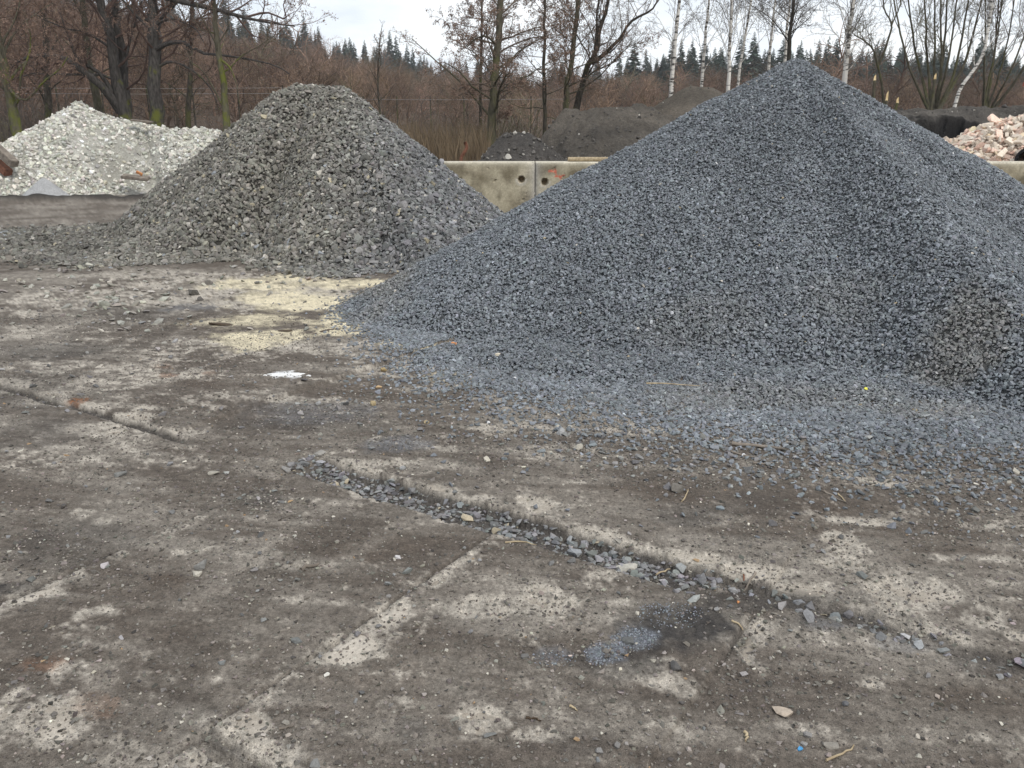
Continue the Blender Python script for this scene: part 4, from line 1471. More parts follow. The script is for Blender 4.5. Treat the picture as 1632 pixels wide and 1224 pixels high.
make_tree('birch_tree', 'slim white birch stem curving up in front of the willow clump', 'tree', [AT(1521, 176, 24.8) - np.array([0, 0, 1.95]), AT(1521, 174, 24.8), AT(1532, 140, 24.8), AT(1548, 115, 24.8), AT(1566, 88, 24.8), AT(1575, 40, 24.8), AT(1580, 0, 24.8), AT(1584, -60, 24.8)], .05, .03, 131,
          M['birch'], M['twig_dark'], limbs=12, lim_len=1.7, t0=.45, elev=(35, 65), kids=(6, 5, 4), wig=.13, ang=(25, 50), droop=.3, group='birches behind the heaps')
stems = []
for k, ut in enumerate([1570, 1590, 1612, 1640, 1670]):
    ub = 1572 + (ut - 1600) * .15
    yy = 26.5 + wr.uniform(-.8, .8)
    stems.append(([AT(ub, 176, 26.5), AT(ub + (ut - ub) * .55, 110, yy), AT(ut, 30, yy), AT(ut + (ut - ub) * .3, -60, yy)], wr.uniform(.03, .046), .012))
make_tree('willow_clump', 'reddish twigged willow clump beside the curved white birch', 'tree', tpath([(1565, 176), (1580, 110), (1592, 40), (1600, -40)], 26.5), .04, .015, 132, M['bark_olive'], M['twig_brown'],
          limbs=8, lim_len=2.2, t0=.3, elev=(30, 70), kids=(8, 7, 5), wig=.15, ang=(20, 45), rmin=.003, extra=stems, limb_parts=12)
#@@BACK
# ------------------------------------------------------------------ thickets (counted bushes close behind the heaps) and the far wood
def bush_mesh(name, seed, h, n, spreadr, mat, lean=.35, kids=(5, 4, 3)):
    g = Grower(seed, up=.25, wig=.13, ang=(20, 50), kids=kids, ratio=(.45, .45, .5), rmin=.005)
    rn = random.Random(seed)
    for i in range(n):
        a = rn.uniform(0, 6.28)
        r_ = spreadr * math.sqrt(rn.random())
        d = Vector((math.cos(a) * lean * rn.random() * 1.4, math.sin(a) * lean * rn.random() * 1.4, 1)).normalized()
        g.branch(Vector((r_ * math.cos(a), r_ * math.sin(a), -.1)), d, h * rn.uniform(.55, 1.05), rn.uniform(.012, .026), 2)
    V, F = tube_groups([(np.array([tuple(p) for p in b[1]]), np.array(b[2]), 3) for b in g.out])
    me = mesh_np(name, V, F)
    me.materials.append(mat)
    return me


def wood_tree_mesh(name, seed, h, mat, limbs=20):
    g = Grower(seed, up=.18, wig=.2, ang=(35, 75), kids=(7, 5, 4), ratio=(.5, .5, .55), rmin=.009)
    rn = random.Random(seed)
    P = [Vector((rn.gauss(0, .08) * i, rn.gauss(0, .08) * i, -.3 + h * .72 * i / 6)) for i in range(7)]
    rad = [.12 * (1 - .75 * i / 6) for i in range(7)]
    g.out.append((1, P, rad))
    for j in range(limbs):
        t = .12 + .88 * (j + rn.random()) / limbs
        i = min(int(t * 6), 5)
        a = j * 2.4 + rn.uniform(-.4, .4)
        el = R(rn.uniform(-5, 50) + 25 * t)
        d = Vector((math.cos(a) * math.cos(el), math.sin(a) * math.cos(el), math.sin(el)))
        g.branch(P[i].lerp(P[i + 1], t * 6 - i), d, h * .36 * rn.uniform(.6, 1.2) * (1.25 - .55 * t), .04, 2)
    V, F = tube_groups([(np.array([tuple(p) for p in b[1]]), np.array(b[2]), 5 if b[0] == 1 else 3) for b in g.out])
    me = mesh_np(name, V, F)
    me.materials.append(mat)
    return me


def fir_mesh(name, seed, h=10.0, mat=None):
    rg = np.random.default_rng(seed)
    V, F = [], []
    V0, F0 = tube_groups([(np.array([[0, 0, -.5], [0, 0, h * .5], [0, 0, h]]), np.array([.14, .08, .015]), 5)])
    off = len(V0)
    Vs, Fq, Ft = [V0], [F0[0]], []
    n = 330
    for i in range(n):
        t = (i + rg.random()) / n
        z = h * (.08 + .92 * t)
        L = h * .19 * (1 - t) ** .8 * rg.uniform(.65, 1.15) + .12
        a = rg.uniform(0, 2 * PI)
        w = L * rg.uniform(.2, .32)
        dr = L * rg.uniform(.1, .5)
        d = np.array([math.cos(a), math.sin(a), 0])
        s = np.array([-math.sin(a), math.cos(a), 0])
        p = np.array([0, 0, z])
        q0 = p
        q1 = p + d * L * .55 + s * w - np.array([0, 0, dr * .35 + rg.uniform(0, .1)])
        q2 = p + d * L - np.array([0, 0, dr])
        q3 = p + d * L * .55 - s * w - np.array([0, 0, dr * .35 + rg.uniform(0, .1)])
        q4 = p + d * L * .5 - np.array([0, 0, dr * .2 + w * 1.0])
        Vs.append(np.array([q0, q1, q2, q3, q4]))
        Ft += [[off, off + 1, off + 2], [off, off + 2, off + 3], [off, off + 4, off + 2]]
        off += 5
    me = mesh_np(name, np.concatenate(Vs), [Fq[0], np.array(Ft)])
    me.materials.append(mat)
    return me


rb_ = np.random.default_rng(77)
# nearer thicket bushes: a counted row behind the heaps
BUSH = [bush_mesh('thicket_bush_%d' % i, 500 + i, 1.9 + .4 * (i % 3), 24, .7, M[['twig_brown', 'twig_olive', 'twig_dark'][i % 3]]) for i in range(4)]
BL = ['brown twiggy bush in the thicket behind the heaps', 'olive twiggy bush in the thicket behind the heaps', 'dark twiggy bush in the thicket behind the heaps', 'brown twiggy bush in the thicket behind the heaps']
for k in range(90):
    u = rb_.uniform(-60, 1700)
    yy = rb_.uniform(27.5, 40)
    if 1080 < u < 1330 and yy < 30:
        continue
    if 530 < u < 730 and yy < 33:
        continue
    p = AT(u, 200, yy)
    i = int(rb_.integers(0, 4))
    if 980 < u < 1110:
        i = [0, 1, 3, 1][i]
    s = rb_.uniform(.75, 1.25) * (.8 if u > 1330 else 1)
    o = link('thicket_bush', BUSH[i], None, None, (p[0], yy, -.05), (0, 0, rb_.uniform(0, 6.28)), (s * 1.2, s * 1.2, s))
    wh = 'between the thick bare tree trunks' if u < 420 else 'behind the dry reeds' if u < 770 else 'behind the earth heaps' if u < 1060 else 'below the white birches' if u < 1380 else 'under the willow clumps'
    tone = ['brown', 'olive', 'dark', 'brown'][i]
    tag(o, '%s %s bare bush in the thicket %s' % ('tall' if s > 1.05 else 'low' if s < .85 else 'middling', tone, wh), 'bush', '%s bushes %s' % (tone, wh))


def mk_wood(i, s):
    return wood_tree_mesh('wood_tree', s, 8.0 + .5 * (i % 3), M['wood_tint'])


WOOD = variants('wood_tree_shape', 6, 700, mk_wood)
FIRS = variants('fir_shape', 5, 800, lambda i, s: fir_mesh('fir', s, 10.0, M['fir_tint']))

# bare wood over the hillside: reads as one brown mass
n = 2300
az = rb_.uniform(-R(40), R(40), n)
d = 52 + (285 - 52) * rb_.random(n) ** .9
x, y = d * np.sin(az), d * np.cos(az)
azd = np.degrees(az)
z = hill_h(x, y) - .1
clump = fbm(x, y, .035, 3, 401)
s = rb_.uniform(.55, 1.25, n) * (1 + .4 * clump)
lim = (d * np.tan(np.radians(crest_el(azd) + np.interp(azd, [-20, -8, 0, 10], [.5, .75, 1.0, .75]) + 1.2 * fbm(azd * .35, d * .01, 1, 3, 402) + rb_.normal(0, .35, n))) + CH - z) / 8.2      # the wood thins to scrub towards the ridge
s = np.where(rb_.random(n) < .05, s, np.minimum(s, lim))
keep = s > .3
x, y, z, d, s, clump = x[keep], y[keep], z[keep], d[keep], s[keep], clump[keep]
n = len(x)
hue = fbm(x, y, .05, 2, 403)
pal = np.stack([1.05 + .25 * np.abs(hue), .92 + .25 * np.maximum(0, -hue), .86 + .0 * hue], -1)
tint = pal * np.exp(rb_.normal(0, .36, (n, 1)) + .6 * clump[:, None])
odd_ = rb_.random(n)
tint[odd_ < .07] *= np.array([.75, .95, .85])
tint[odd_ > .93] *= np.array([1.5, 1.5, 1.35])
scatter('bare_woodland', WOOD[0], np.stack([x, y, z], -1), np.stack([np.zeros(n), np.zeros(n), rb_.uniform(0, 6.28, n)], -1), np.stack([s * 1.15, s * 1.15, s], -1),
        tint, rb_.integers(0, 6, n), M['twig_brown'])
tag(bpy.data.objects['bare_woodland'], 'reddish brown mass of bare trees covering the hillside', None, None, 'stuff')

# firs: those on the skyline one by one, the rest as the far wood
n = 2300
az = np.concatenate([rb_.uniform(-R(40), R(40), 1200), rb_.uniform(R(7), R(32), 1100)])
d = np.concatenate([rb_.uniform(225, 330, 1200), rb_.uniform(170, 300, 1100)])
x, y = d * np.sin(az), d * np.cos(az)
azd = np.degrees(az)
keep = (d > np.where(azd < 6, 238, 165) + 22 * fbm(azd * .3, azd * 0, 1, 2, 5)) & (fbm(azd * .5, d * .02, 1, 2, 9) > -.5)
x, y, d = x[keep], y[keep], d[keep]
n = len(x)
z = hill_h(x, y) - .3
s = np.clip(.55 * np.exp(rb_.normal(0, .36, n)), .2, 1.25)
scatter('fir_wood', FIRS[0], np.stack([x, y, z], -1), np.stack([np.zeros(n), np.zeros(n), rb_.uniform(0, 6.28, n)], -1), np.stack([s * rb_.uniform(.9, 1.6, n), s * rb_.uniform(.9, 1.6, n), s], -1),
        np.exp(rb_.normal(0, .3, (n, 1))) * np.ones((n, 3)), rb_.integers(0, 5, n), M['fir'])
tag(bpy.data.objects['fir_wood'], 'dark green fir wood covering the hill crest', None, None, 'stuff')
for k in range(64):
    azk = R(rb_.uniform(-19, -4)) if k < 40 else R(rb_.uniform(8, 30))
    dk = rb_.uniform(268, 292)
    px_, py_ = dk * math.sin(azk), dk * math.cos(azk)
    zz = float(hill_h(np.array([px_]), np.array([py_]))[0]) - .3
    sk = min(1.35, .72 * math.exp(rb_.normal(0, .3)))
    o = link('fir_tree', FIRS[1][int(rb_.integers(0, 5))], None, None, (px_, py_, zz), (0, 0, rb_.uniform(0, 6)), (sk * rb_.uniform(.9, 1.4), sk * rb_.uniform(.9, 1.4), sk))
    o['col'] = [float(rb_.uniform(.8, 1.2))] * 3
    if k < 40:
        tag(o, 'dark pointed fir on the hill skyline behind the coarse heap', 'fir tree', 'skyline firs behind the coarse heap')
    else:
        tag(o, 'dark fir on the low skyline behind the birches and gravel cone', 'fir tree', 'skyline firs behind the birches')

# dry reeds behind the coarse heap
def reeds(name, label, n, u0, u1, y0, y1, h0, h1, seed):
    rg = np.random.default_rng(seed)
    yy = rg.uniform(y0, y1, n)
    xx = (rg.uniform(u0, u1, n) - 816) / 1422 * yy
    h = rg.uniform(h0, h1, n)
    a = rg.uniform(0, 2 * PI, n)
    lean = rg.normal(0, .13, (n, 2))
    w = rg.uniform(.006, .014, n)
    b = np.stack([xx, yy, np.full(n, -.05)], -1)
    m = b + np.stack([lean[:, 0] * h * .4, lean[:, 1] * h * .4, h * .6], -1)
    t = b + np.stack([lean[:, 0] * h * 1.3, lean[:, 1] * h * 1.3, h], -1)
    sd = np.stack([np.cos(a) * w, np.sin(a) * w, np.zeros(n)], -1)
    V = np.stack([b - sd, b + sd, m + sd * .8, m - sd * .8, t], 1).reshape(-1, 3)
    o5 = np.arange(n)[:, None] * 5
    o = link(name, mesh_np(name, V, [np.array([[0, 1, 2, 3]]) + o5, np.array([[3, 2, 4]]) + o5]), M['reed'])
    return tag(o, label, None, None, 'stuff')


reeds('dry_reeds', 'tan dry reeds standing behind the coarse grey heap', 6000, 540, 780, 20.5, 31, .6, 1.9, 1)
reeds('dry_grass', 'low dry grass along the foot of the wood', 9000, -80, 1720, 27, 42, .3, .9, 2)
#@@PROPS
# ------------------------------------------------------------------ fences, house
def fence(name, label, u0, u1, v, y, mat_w, zs, posts, pr=.04):
    a_, b_ = AT(u0, v, y), AT(u1, v, y)
    gz = float(hill_h(np.array([0.0]), np.array([y]))[0]) if y > 42 else 0.0
    root = empty(name, (a_[0], y, 0), label, 'fence')
    top = a_[2]
    for z in zs:
        V, F = tube_groups([(np.array([[0, 0, top - z], [(b_[0] - a_[0]) * .5, 0, top - z - .03], [b_[0] - a_[0], 0, b_[2] - z]]), np.array([pr, pr, pr]), 5)])
        link('strand', mesh_np('strand', V, F), mat_w, root)
    for k in range(posts + 1):
        xx = (b_[0] - a_[0]) * k / posts
        V, F = tube_groups([(np.array([[xx, .05, -.3], [xx, .05, top * .5], [xx, .05, top + .12]]), np.array([.035, .034, .032]), 6)])
        link('post', mesh_np('post', V, F), M['bark_dark'], root)
    return root


fence('wire_fence', 'pale two-strand wire fence running behind the thick bare tree trunks', 15, 450, 140, 38, M['wire'], (0, .22), 6, .007)
fence('rail_fence', 'grey horizontal rail behind the dry reeds and the mossy bare tree', 525, 900, 158, 41, M['rail'], (0,), 7, .014)

hs = AT(1764, 150, 62)
house = empty('house', (float(hs[0]), 62, 3.4), 'small pale house with red roof glimpsed behind the reddish willows', 'house')


def box(name, c, s, mat, parent=None, bev=0.0, rot=None, origin=None):
    bm = bmesh.new()
    bmesh.ops.create_cube(bm, size=1)
    for v in bm.verts:
        v.co = Vector((v.co.x * s[0], v.co.y * s[1], v.co.z * s[2]))
    if bev:
        bmesh.ops.bevel(bm, geom=list(bm.edges), offset=bev, segments=2, affect='EDGES')
    me = bpy.data.meshes.new(name)
    bm.to_mesh(me)
    bm.free()
    return link(name, me, mat, parent, c, rot)


def prism(name, pts, depth, mat, parent, loc=(0, 0, 0)):
    """polygon in XZ extruded along Y"""
    n = len(pts)
    V = [(p[0], -depth / 2, p[1]) for p in pts] + [(p[0], depth / 2, p[1]) for p in pts]
    F = [tuple(range(n)), tuple(range(2 * n - 1, n - 1, -1))] + [(i, i + n, (i + 1) % n + n, (i + 1) % n) for i in range(n)]
    me = bpy.data.meshes.new(name)
    me.from_pydata(V, [], F)
    me.update()
    return link(name, me, mat, parent, loc)


prism('wall', [(-3.2, -2.4), (3.2, -2.4), (3.2, 1.0), (0, 3.4), (-3.2, 1.0)], 7, M['plaster'], house)
prism('roof', [(-3.7, .75), (0, 3.55), (3.7, .75), (3.7, 1.0), (0, 3.82), (-3.7, 1.0)], 7.8, M['rooftile'], house)
for dx in (-1.5, 1.5):
    wn_ = box('window', (dx, -3.53, .0), (1.0, .08, 1.2), M['rail'], house)
    box('pane', (0, -.03, 0), (.84, .05, 1.04), M['glass'], wn_)

# ------------------------------------------------------------------ things lying about
def grounded(u, v, lift=0.0):
    p = G(u, v)
    return (float(p[0]), float(p[1]), float(ground_z(p[0], p[1])[0]) + lift)


def hero_stone(name, label, u, v, wpx, dims, col, seed, cat='stone', rotz=None, tilt=.12, z=None, n=22, bx=.35, group=None, xyz=None):
    p = grounded(u, v) if xyz is None else xyz
    L = wpx * mpp(math.hypot(p[1], CH - p[2]))
    me = rock_mesh(name, seed, (1, dims[0], dims[1]), n, bx)
    rg = random.Random(seed)
    o = link(name, me, None, None, (p[0], p[1], p[2] + L * dims[1] * .28), (rg.uniform(-tilt, tilt), rg.uniform(-tilt, tilt), rg.uniform(0, 6) if rotz is None else rotz), (L, L, L))
    o['col'] = list(col)
    return tag(o, label, cat, group)


hero_stone('flat_stone', 'flat pale grey stone lying in the gravel-filled slab joint', 1000, 897, 38, (.62, .2), (.42, .40, .35), 901, rotz=.2)
hero_stone('rounded_stone', 'rounded blue-grey stone in the slab joint beside the flat pale one', 916, 876, 24, (.85, .55), (.27, .28, .29), 902)
hero_stone('flat_stone', 'flat pinkish sandstone piece lying alone on bare dirt', 1245, 1138, 36, (.72, .22), (.42, .35, .28), 903, rotz=-.3)
hero_stone('oval_stone', 'flat oval grey-brown pebble near the blue plastic scrap', 1324, 1192, 26, (.7, .25), (.24, .22, .19), 904, rotz=.1)
hero_stone('rounded_stone', 'rounded brown-grey cobble beside a thin twig', 1079, 790, 24, (.85, .7), (.17, .155, .135), 905)
hero_stone('dark_stone', 'rounded dark grey cobble below the black stain', 1077, 1070, 24, (.8, .6), (.11, .105, .1), 906)
hero_stone('flat_stone', 'flat grey stone at the corner of the raised slab', 511, 728, 22, (.7, .35), (.28, .265, .24), 907)
hero_stone('dark_stone', 'dark angular stone standing on the pale sandy patch', 309, 470, 20, (.8, .75), (.10, .092, .08), 908)
hero_stone('dark_stone', 'small dark stone beside the larger angular one on pale sand', 320, 479, 12, (.85, .75), (.12, .11, .1), 909)
hero_stone('yellow_stone', 'ochre yellow stone near the slope of the gravel cone', 612, 592, 12, (.85, .7), (.36, .27, .14), 910)
hero_stone('yellow_stone', 'tan yellow stone on brown dirt between slab and gravel', 595, 647, 12, (.85, .75), (.38, .3, .17), 911)
hero_stone('pale_stone', 'pale broken lump on dirt above the raised slab', 776, 740, 18, (.6, .4), (.5, .46, .38), 912)
hero_stone('pale_stone', 'white chip on open dirt below the slab edge', 521, 1086, 11, (.8, .5), (.6, .58, .52), 913)
hero_stone('dark_stone', 'dark oval pebble near the pinkish sandstone', 1347, 1126, 14, (.75, .5), (.12, .12, .125), 914)
hero_stone('dark_stone', 'dark grey stone beside the blue-grey chippings', 837, 1056, 14, (.8, .6), (.15, .145, .14), 915)
hero_stone('grey_stone', 'grey angular stone above the blue plastic scrap', 1286, 1176, 14, (.75, .6), (.22, .21, .2), 916)
hero_stone('grey_stone', 'grey stone lying against the blue plastic scrap', 1281, 1190, 11, (.8, .5), (.26, .25, .24), 917)
hero_stone('grey_stone', 'grey stone of a close pair on bare dirt', 984, 1196, 14, (.8, .6), (.2, .19, .18), 918)
hero_stone('grey_stone', 'larger grey stone of a close pair on bare dirt', 955, 1204, 14, (.85, .5), (.22, .21, .2), 919)
hero_stone('pale_stone', 'pale elongated chip lying on the gravel apron', 793, 588, 13, (.5, .4), (.55, .5, .4), 920, xyz=(float(G(793, 588)[0]), float(G(793, 588)[1]), .1))
cg = G(74, 316)
CG = Heap(cg, cg + np.array([.02, .0]), .46, [cg + np.array([.62 * math.cos(t), .45 * math.sin(t)]) for t in np.linspace(0, 6.2, 12)], .06, (.03, .02), 61, toe_soft=.05)
cem = empty('cement_pile', (float(cg[0]), float(cg[1]), 0.0), 'small smooth grey cement cone at the foot of the white rubble heap', 'cement pile')
CG.body('heap_body', M['heap'], lambda x, y: np.broadcast_to(np.array([.43, .43, .43]), x.shape + (3,)), cem, (float(cg[0]), float(cg[1]), 0.0), 60, 20)
hero_stone('earth_clod', 'dark brown peat clod on yellow sand', 352, 520, 46, (.3, .12), (.07, .05, .033), 922, cat='clod', rotz=.1, n=40, bx=.1)
hero_stone('earth_clod', 'flat dark brown clod at the toe of the gravel cone', 526, 529, 38, (.4, .12), (.075, .055, .038), 923, cat='clod', rotz=.2, n=40, bx=.1)
hero_stone('earth_clod', 'small dark clod between sand streaks', 455, 529, 30, (.35, .12), (.08, .06, .04), 924, cat='clod', rotz=-.1, n=40, bx=.1)


def stick(name, label, uv, r, mat, cat='stick', lift=None, sides=6, z0=0.0, ends=(1, .5)):
    P = []
    for (u, v) in uv:
        g_ = G(u, v, z0)
        P.append(np.array([g_[0], g_[1], max(z0, float(ground_z(g_[0], g_[1])[0])) + r * .9]))
    P = smooth_path(P, 7)
    rg = np.random.default_rng(int(uv[0][0]))
    P[1:-1] += rg.normal(0, r * .5, (5, 3)) * np.array([1, 1, .3])
    o = tube_obj(name, P, np.linspace(r * ends[0], r * ends[1], 7), mat, sides, None, tuple(P[0]))
    return tag(o, label, cat)


def hz(u, v):
    """height of the gravel apron seen at a photograph point"""
    d = ray(u, v)
    best = 0
    for t in np.linspace(2, 12, 400):
        p = d * t + np.array([0, 0, CH])
        if p[2] <= max(HB.h(p[:1], p[1:2])[0], 0):
            return max(HB.h(p[:1], p[1:2])[0], 0)
    return 0


stick('wood_splinter', 'long flat brown wood splinter lying on the gravel apron edge', [(1166, 709), (1205, 713), (1250, 719)], .012, M['wood_old'], z0=.02)
stick('wood_splinter', 'shorter brown stick below the long splinter on the apron', [(1165, 722), (1190, 730), (1205, 731)], .006, M['wood_old'], z0=.015)
stick('wood_splinter', 'thin brown stick beside stones below the apron splinters', [(1200, 742), (1220, 744), (1232, 741)], .006, M['wood_old'], z0=.01)
stick('twig', 'forked dry twig lying on brown dirt in front of the apron', [(1312, 790), (1330, 800), (1350, 808)], .005, M['wood_old'])
stick('twig', 'short pale twig crossing the forked dry twig', [(1335, 793), (1342, 800), (1347, 806)], .004, M['straw'])
stick('twig', 'thin curled twig beside the rounded cobble', [(1086, 808), (1093, 798), (1096, 788)], .004, M['straw'])
stick('straw_stem', 'yellow straw stem lying on the gravel cone slope', [(1030, 612), (1070, 613), (1115, 616)], .005, M['straw'], cat='straw', z0=.08)
stick('straw_stem', 'pale straw stem lying across the slab joint gravel', [(805, 872), (830, 871), (855, 876)], .004, M['straw'], cat='straw')
stick('straw_stem', 'pale straw stem beside the flat joint stone', [(1046, 917), (1058, 911), (1068, 908)], .004, M['straw'], cat='straw')
stick('straw_stem', 'bent straw beside the oval pebble', [(1316, 1216), (1340, 1206), (1360, 1192)], .004, M['straw'], cat='straw')
stick('straw_stem', 'short straw near the black stain', [(1166, 996), (1176, 1001), (1184, 1006)], .004, M['straw'], cat='straw')
stick('straw_stem', 'short yellow straw on pale mottled dirt', [(908, 1133), (914, 1137), (920, 1141)], .004, M['straw'], cat='straw')
stick('bark_piece', 'grey strip of bark lying near the slab junction', [(480, 916), (494, 910), (508, 906)], .010, M['wood_old'], cat='bark')
stick('bark_piece', 'dark bark flake on mottled dirt', [(838, 1152), (850, 1154), (862, 1157)], .004, M['peat'], cat='bark')
stick('wood_splinter', 'thin dark stick lying beside the pale slab edge', [(445, 1172), (456, 1170), (470, 1167)], .004, M['wood_old'])
stick('wood_splinter', 'frayed grey wood splinter at the pale slab edge', [(1185, 944), (1193, 934), (1203, 922)], .0045, M['wood_old'], ends=(.5, 1.2))
stick('wood_splinter', 'small reddish wood splinter beside the frayed grey one', [(1184, 924), (1187, 930), (1189, 937)], .0035, M['rust'])
stick('fine_twigs', 'bundle of fine dry twigs on dirt below the dark cobble', [(1186, 1170), (1190, 1178), (1188, 1186)], .005, M['straw'])


def scrap(name, label, u, v, wpx, mat, cat, z=None, seed=1, thick=.12, asp=.7, rot=(.2, .1, .5), zn=.1):
    p = grounded(u, v) if z is None else (float(G(u, v, z)[0]), float(G(u, v, z)[1]), z)
    L = wpx * mpp(math.hypot(p[1], CH - p[2]))
    rg = np.random.default_rng(seed)
    n = 9
    a = np.sort(rg.uniform(0, 2 * PI, n))
    r_ = rg.uniform(.32, .55, n)
    X, Y = r_ * np.cos(a), r_ * np.sin(a) * asp
    Z = rg.normal(0, zn, n)
    V = [(x_, y_, z_ + thick / 2) for x_, y_, z_ in zip(X, Y, Z)] + [(x_, y_, z_ - thick / 2) for x_, y_, z_ in zip(X, Y, Z)] + [(0, 0, thick / 2 + .06 * zn * 10), (0, 0, -thick / 2 + .06 * zn * 10)]
    F = []
    for i in range(n):
        j = (i + 1) % n
        F += [(i, j, 2 * n), (n + j, n + i, 2 * n + 1), (i, n + i, n + j, j)]
    me = bpy.data.meshes.new(name)
    me.from_pydata(V, [], F)
    me.update()
    o = link(name, me, mat, None, (p[0], p[1], p[2] + L * (.12 if zn > .05 else .012)), rot, (L, L, L))
    return tag(o, label, cat)


scrap('plastic_scrap', 'crumpled bright blue plastic scrap among grey pebbles', 1275, 1197, 11, M['blue'], 'plastic scrap', seed=3, thick=.2)
scrap('yellow_scrap', 'small bright yellow scrap on the gravel slope', 1380, 620, 8, M['yellow'], 'scrap', z=.10, seed=4, rot=(.9, .1, .5))
scrap('tile_chip', 'small orange tile chip on the toe of the gravel cone', 724, 548, 11, M['orange'], 'tile chip', z=.13, seed=5)
scrap('tile_chip', 'tiny orange fragment near the black stain', 1177, 963, 7, M['orange'], 'tile chip', seed=6, thick=.4)
lp = grounded(455, 602)
V, F, o_ = [], [], 0
for (dx, dy, rx, ry) in ((-.045, .0, .075, .045), (.06, .012, .07, .035), (.165, -.03, .018, .014), (-.13, -.02, .014, .01), (.11, -.05, .012, .008)):
    a = np.linspace(0, 2 * PI, 26, endpoint=False)
    k = 1 + .55 * fbm(np.cos(a) + dx * 30, np.sin(a) + dy * 30, 1.7, 3, 4)
    for f_, zz in ((1.0, -.004), (.85, .003), (.5, .006), (.2, .008)):
        V.append(np.stack([dx + rx * k * f_ * np.cos(a), dy + ry * k * f_ * np.sin(a), np.full(26, zz)], -1))
    i4 = np.arange(104).reshape(4, 26) + o_
    F.append(np.stack([i4[:-1], np.roll(i4, -1, 1)[:-1], np.roll(i4, -1, 1)[1:], i4[1:]], -1).reshape(-1, 4))
    V.append(np.array([[dx, dy, .008]]))
    F.append(np.stack([i4[3], np.roll(i4[3], -1), np.full(26, o_ + 104)], -1))
    o_ += 105
tag(link('lime_patch', mesh_np('lime_patch', np.concatenate(V), F, None, True), M['lime'], None, lp), 'flat white powder spill on brown dirt', 'powder spill')
pz = AT(222, 276, 20.55)
o = box('tile_piece', tuple(pz), (.15, .04, .08), M['orange'], None, .01, (.6, .5, .2))
tag(o, 'orange tile piece stuck in the pale rubble heap', 'tile piece')
pz = AT(216, 283, 20.5)
o = box('concrete_plate', tuple(pz), (.6, .25, .07), M['wood_old'], None, .015, (.15, .12, .1))
tag(o, 'dark flat plate poking out of the pale rubble heap', 'plate')
pz = AT(226, 193, 22.0)
o = box('board', tuple(pz), (.5, .18, .04), M['wood_old'], None, .006, (.05, .1, .15))
tag(o, 'short grey board lying on the crest of the pale rubble heap', 'board')

# timber stack at the left edge
for k, (u0, v0, u1, v1, lab) in enumerate([(-40, 205, 24, 262, 'weathered grey beam, topmost of the pair leaning beside the pale heap'), (-42, 228, 14, 276, 'weathered brown beam under the grey one beside the pale heap')]):
    p, q_ = AT(u0, v0, 20.4 + k * .15), AT(u1, v1, 19.9 + k * .15)
    d = q_ - p
    L = np.linalg.norm(d)
    o = box('timber_beam', tuple((p + q_) / 2), (.2, .16, L), M['wood_old'] if k == 0 else M['rust'], None, .012)
    o.rotation_euler = Vector(d).to_track_quat('Z', 'Y').to_euler()
    tag(o, lab, 'beam', None)

# pole on the wall, rusty bar, pipe
pp = [AT(905, 256.5, WY + .08), AT(940, 256.5, WY + .1), AT(990, 256.5, WY + .12)]
for p in pp:
    p[2] = WH + .035
tag(tube_obj('wooden_pole', pp, [.035, .035, .033], M['straw'], 10, None, tuple(pp[0])), 'peeled pale wooden pole lying on top of the concrete wall', 'pole')
rod = [AT(734, 262, 15.2), AT(738, 246, 15.2), AT(744, 236, 15.2), AT(741, 226, 15.2)]
rod = [np.array([rod[0][0] - .05, 15.2, 0.0])] + rod
tag(tube_obj('rusty_bar', smooth_path(rod, 9), [.03] * 9, M['rust'], 7, None, tuple(rod[0])), 'bent rusty iron bar standing behind the end of the wall', 'iron bar')

pc = AT(1640, 252, 14.35)
pipe = empty('drain_pipe', (float(pc[0]), 14.35, 0), 'black open-ended plastic pipe lying against the brick rubble behind the wall', 'pipe')
nseg = 28
pipe.rotation_euler = (0, 0, -math.atan2(pc[0], pc[1]))
for nm, r_o, r_i, y0, y1 in (('pipe_wall', .185, .16, -.05, .9), ('rim', .205, .163, -.09, -.05)):
    a = np.linspace(0, 2 * PI, nseg, endpoint=False)
    V = []
    for (rad_, yy) in ((r_o, y0), (r_o, y1), (r_i, y1), (r_i, y0)):
        V.append(np.stack([rad_ * np.cos(a), np.full(nseg, yy), rad_ * np.sin(a) + pc[2] - .03], -1))
    V = np.concatenate(V)
    id_ = np.arange(4 * nseg).reshape(4, nseg)
    F = [np.stack([id_[i], np.roll(id_[i], -1), np.roll(id_[(i + 1) % 4], -1), id_[(i + 1) % 4]], -1) for i in range(4)]
    link(nm, mesh_np(nm, V, F, None, False), M['black'], pipe)

